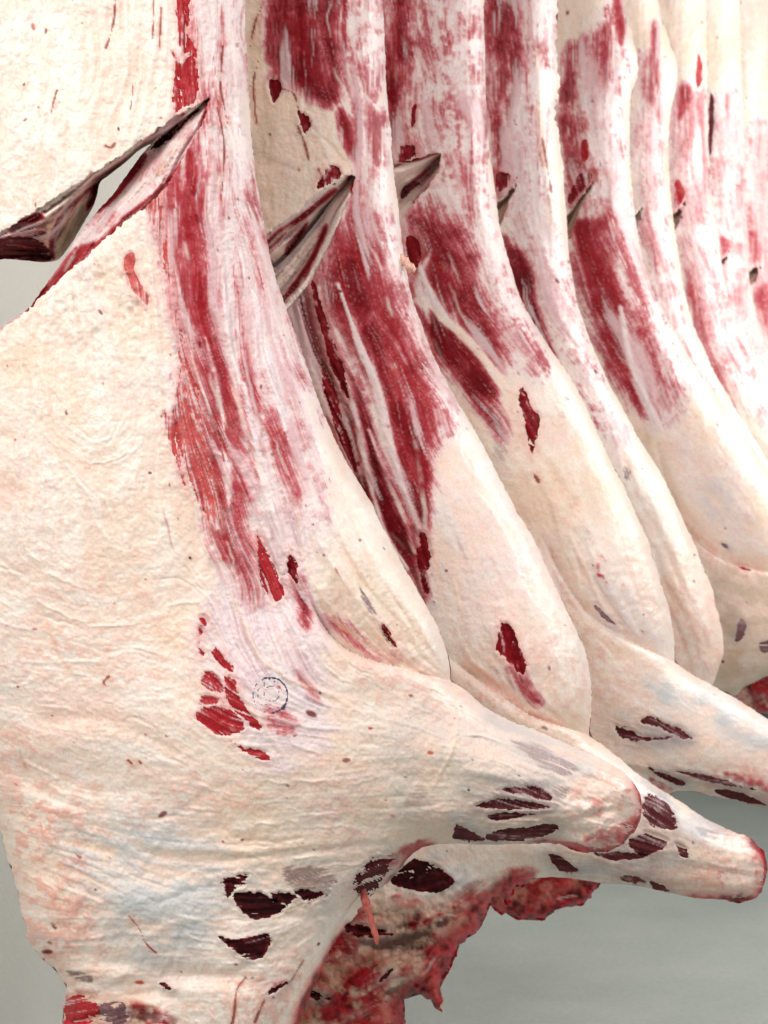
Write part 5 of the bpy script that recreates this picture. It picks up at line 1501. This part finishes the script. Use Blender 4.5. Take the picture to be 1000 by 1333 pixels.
# fifth
a5, u5, l5 = (781, 212), [(780, 220), (772, 238), (755, 258), (740, 277), (715, 300)], [(781, 222), (773, 238), (757, 268), (744, 306), (725, 350)]
side5, s5 = far_side(5, [(806, -260, 1), (812, 0), (821, 40), (830, 78), (829, 102), (821, 130), (820, 200), (825, 262), (835, 330), (848, 372), (862, 400), (896, 462), (932, 514), (966, 562), (1000, 614), (1030, 668), (1050, 735)],
                     'fifth side of beef, dark spotted shoulder bulging at the right edge behind the fourth', close=[(1110, 790), (1140, 840), (1090, 878), (1040, 876), (1000, 879), (985, 886), (968, 895), (958, 905), (944, 900), (925, 896), (850, 880), (740, 820)],
                     window=(680, 1154, -46, 915), notch=notch_of(a5, u5, l5), steps=[([(850, 560), (872, 640), (895, 690), (930, 722), (965, 738), (1010, 748)], 0.012, 40, 0.020)], steptaper=True,
                     bumps=[(985, 820, 50, 50, 0, 0.02), (960, 640, 40, 90, -30, 0.015)],
                     guides=[[(800, -20), (800, 150), (805, 300), (850, 430), (930, 580), (1000, 700)], [(740, 0), (760, 150), (775, 210)], [(750, 330), (790, 440), (850, 560), (900, 680)], [(880, 660), (940, 730), (1000, 750)], [(930, 860), (1000, 860)]],
                     fascia=[([(735, 120), (780, 40), (806, -20), (818, 60), (812, 140), (822, 280), (862, 420), (900, 500), (880, 560), (830, 540), (760, 400), (735, 250)], 10, 0.9), ([(880, 560), (960, 640), (990, 720), (930, 680)], 26, 0.4)],
                     meat=[([(730, 80), (752, 60), (756, 150), (768, 215), (760, 250), (740, 270), (728, 180)], 7, 0.66, 0.6), ([(755, 60), (790, 30), (800, 60), (790, 120), (770, 150)], 8, 0.48, 0.3), ([(798, -10), (808, -10), (814, 40), (808, 60), (800, 30)], 4, 0.75, 0.3),
                           ([(752, 225), (774, 220), (776, 235), (756, 255), (742, 272), (740, 250)], 4, 0.88, 0.4), ([(748, 310), (790, 280), (812, 380), (830, 470), (850, 530), (835, 545), (800, 500), (768, 420), (750, 370)], 10, 0.72, 0.2),
                           ([(790, 270), (815, 290), (850, 420), (880, 520), (860, 530), (830, 440)], 10, 0.5, 0.1), ([(746, 290), (770, 290), (768, 340), (752, 345)], 6, 0.85, 0.3), ([(868, 500), (880, 510), (888, 545), (880, 545)], 5, 0.5, 0.2)],
                     strips=[([(808, 400), (818, 460), (840, 520), (860, 560)], 6, 0.7), ([(745, 300), (770, 400)], 3, .3)],
                     tans=[([(720, -10), (780, -10), (760, 60), (735, 90)], 14, 0.25), ([(820, 540), (850, 560), (880, 640), (910, 700), (880, 680), (840, 600)], 12, 0.7), (R(930, 745, 1010, 900), 18, 0.65)],
                     pinks=[([(880, 660), (940, 720), (1000, 740), (930, 740)], 14, 0.7), (R(940, 740, 1010, 880), 20, 0.35)], greys=[([(920, 620), (950, 640), (940, 680), (915, 660)], 12, 0.5), (R(930, 760, 970, 830), 14, 0.5)],
                     patches=[dict(kind='mauve', film=-0.3, rag=1.0, poly=[(960, 810), (968, 806), (972, 816), (966, 832), (956, 834)]), dict(kind='mauve', film=0.2, rag=1.0, poly=[(988, 838), (1003, 834), (1004, 848), (992, 848)]),
                              dict(kind='red', film=0.2, rag=0.8, poly=[(958, 736), (970, 737), (980, 743), (968, 744)]), dict(kind='deep', film=0.05, rag=1.0, poly=[(746, 240), (756, 226), (770, 224), (774, 232), (760, 246), (746, 264), (738, 262)]), dict(kind='red', film=-0.1, rag=0.8, poly=[(757, 186), (764, 182), (767, 200), (762, 212), (756, 205)]),
                              dict(kind='mauve', film=0.0, rag=0.8, poly=[(938, 707), (946, 708), (952, 716), (944, 714)])])
vcut(side5, s5, a5, u5, l5, 27)

# sixth
a6, u6, l6 = (840, 259), [(836, 268), (830, 276), (822, 284)], [(838, 268), (833, 284), (826, 305)]
side6, s6 = far_side(6, [(850, -240, 1), (857, 0), (868, 40), (881, 84), (881, 112), (873, 150), (870, 200), (875, 270), (883, 330), (890, 375), (904, 425), (925, 472), (950, 520), (980, 568), (1012, 622), (1050, 700)],
                     'sixth side of beef, pale flank streaked pink with a small nick beside the fifth', close=[(1075, 800), (1060, 900), (1030, 945), (1000, 930), (970, 925), (945, 915), (930, 903), (900, 890), (850, 800)],
                     gain=-0.03, veil=0.34, contrast=0.6, window=(780, 1090, -46, 960), notch=notch_of(a6, u6, l6),
                     guides=[[(850, -20), (852, 150), (860, 300), (890, 420), (960, 560), (1000, 650)], [(830, 60), (835, 200), (850, 350)]],
                     fascia=[([(825, 85), (845, 70), (858, 130), (866, 250), (885, 380), (930, 500), (1000, 640), (960, 640), (880, 480), (840, 350), (825, 250)], 8, 0.95)],
                     meat=[([(826, 110), (850, 90), (866, 200), (880, 350), (930, 500), (980, 620), (940, 610), (880, 470), (845, 350), (828, 240)], 10, 0.30, 0.1), ([(830, 90), (850, 60), (858, 80), (856, 140), (834, 130)], 5, 0.5, 0.2), ([(848, 40), (856, 40), (862, 150), (854, 150)], 4, 0.8, 0.3), ([(835, 270), (850, 260), (870, 400), (900, 470), (880, 450), (850, 360)], 8, 0.42, 0.1)],
                     tans=[([(830, 0), (856, 0), (850, 60), (832, 80)], 10, 0.3), ([(820, 130), (832, 135), (834, 240), (822, 220)], 6, 0.5)],
                     ridges=[([(872, 150), (868, 220), (880, 320), (890, 370)], 0.003, 4, FATY), ([(858, 10), (868, 60), (880, 100)], 0.002, 3, FATY)],
                     blood=[(R(915, 870, 1020, 960), 6, 0.72)], swell=[(R(915, 870, 1020, 960), 6, 0.004, 0.014)], pinks=[(R(910, 860, 1020, 960), 8, 0.8)])
vcut(side6, s6, a6, u6, l6, 28)

# seventh
a7, u7, l7 = (898, 250), [(893, 262), (888, 270), (880, 276), (866, 280)], [(896, 258), (889, 274), (883, 288), (870, 310)]
side7, s7 = far_side(7, [(916, -230, 1), (919, 0), (921, 60), (921, 120), (922, 200), (927, 260), (935, 305), (942, 355), (960, 430), (988, 486), (1020, 540), (1050, 620)],
                     'seventh side of beef, red triangle of meat above its short cut', gain=-0.03, veil=0.34, contrast=0.6, window=(830, 1070, -46, 720), notch=notch_of(a7, u7, l7),
                     guides=[[(900, -20), (903, 150), (910, 280), (940, 400), (1000, 530)], [(885, 130), (890, 250), (905, 380)]],
                     fascia=[([(872, 150), (888, 112), (906, 116), (918, 120), (922, 220), (940, 360), (985, 490), (1010, 560), (960, 500), (900, 400), (872, 250)], 7, 1.0)],
                     meat=[([(876, 150), (915, 118), (922, 240), (940, 370), (990, 510), (1010, 580), (960, 510), (905, 400), (876, 260)], 10, 0.30, 0.1), ([(884, 112), (900, 112), (898, 140), (880, 160)], 4, 0.6, 0.2), ([(880, 130), (890, 130), (900, 300), (890, 330), (880, 250)], 8, 0.36, 0.1), ([(886, 340), (905, 360), (930, 450), (960, 530), (940, 510), (905, 430)], 8, 0.5, 0.0), ([(910, 150), (918, 150), (922, 260), (915, 260)], 4, 0.44, 0.1)],
                     tans=[(R(868, 0, 915, 110), 14, 0.25)],
                     patches=[dict(kind='red', film=-0.05, rag=0.6, poly=[(909, 66), (914, 80), (914, 104), (908, 116), (904, 104), (906, 82)]), dict(kind='red', film=0.0, rag=0.6, poly=[(877, 240), (884, 234), (893, 250), (888, 264), (879, 270)])])
vcut(side7, s7, a7, u7, l7, 29)

# eighth
a8, u8, l8 = (955, 315), [(950, 326), (944, 334), (936, 340)], [(952, 324), (946, 336), (939, 348)]
side8, s8 = far_side(8, [(962, -220, 1), (964, 0), (966, 80), (969, 200), (968, 290), (973, 345), (986, 415), (1002, 456), (1032, 522), (1060, 600)],
                     'eighth side of beef, brown slit where its flank skin ends near the top', gain=-0.06, veil=0.34, contrast=0.5, window=(890, 1080, -46, 700), notch=notch_of(a8, u8, l8),
                     guides=[[(950, -20), (952, 150), (955, 300), (985, 440)], [(925, 130), (935, 250), (950, 400)]],
                     fascia=[([(922, 140), (935, 118), (964, 122), (969, 250), (975, 360), (1000, 470), (970, 460), (940, 370), (925, 250)], 7, 1.0)],
                     meat=[([(926, 140), (964, 125), (970, 260), (976, 370), (1005, 480), (975, 470), (940, 380), (928, 250)], 10, 0.30, 0.1), ([(940, 124), (952, 124), (952, 170), (944, 170)], 5, 0.5, 0.1), ([(945, 370), (960, 380), (985, 460), (970, 450)], 8, 0.4, 0.0), ([(936, 306), (950, 310), (952, 322), (940, 336)], 3, 0.6, 0.2)],
                     patches=[dict(kind='dark', film=0.1, rag=0.6, poly=[(923, 126), (929, 124), (930, 160), (925, 204), (922, 180)])])
vcut(side8, s8, a8, u8, l8, 30)

# ninth
a9, u9, l9 = (993, 341), [(986, 345), (978, 350), (968, 356)], [(990, 350), (984, 362), (977, 373)]
side9, s9 = far_side(9, [(1003, -220, 1), (1005, 0), (1006, 150), (1008, 260), (1014, 340), (1030, 420), (1060, 500)],
                     'farthest side of beef in view, cut off by the right edge, dark V shaped nick', gain=-0.06, veil=0.34, contrast=0.5, window=(930, 1080, -46, 600), notch=notch_of(a9, u9, l9),
                     guides=[[(985, -20), (985, 150), (990, 330), (1005, 420)]],
                     fascia=[([(968, 172), (1004, 160), (1008, 260), (1014, 340), (1030, 450), (980, 430), (966, 300)], 8, 1.0)],
                     meat=[([(970, 180), (1006, 165), (1012, 340), (1030, 460), (985, 440), (968, 310)], 10, 0.30, 0.1), ([(970, 300), (990, 300), (994, 338), (975, 345)], 5, 0.5, 0.1), ([(978, 380), (1005, 370), (1010, 450), (990, 430)], 8, 0.62, 0.0)])
vcut(side9, s9, a9, u9, l9, 31)
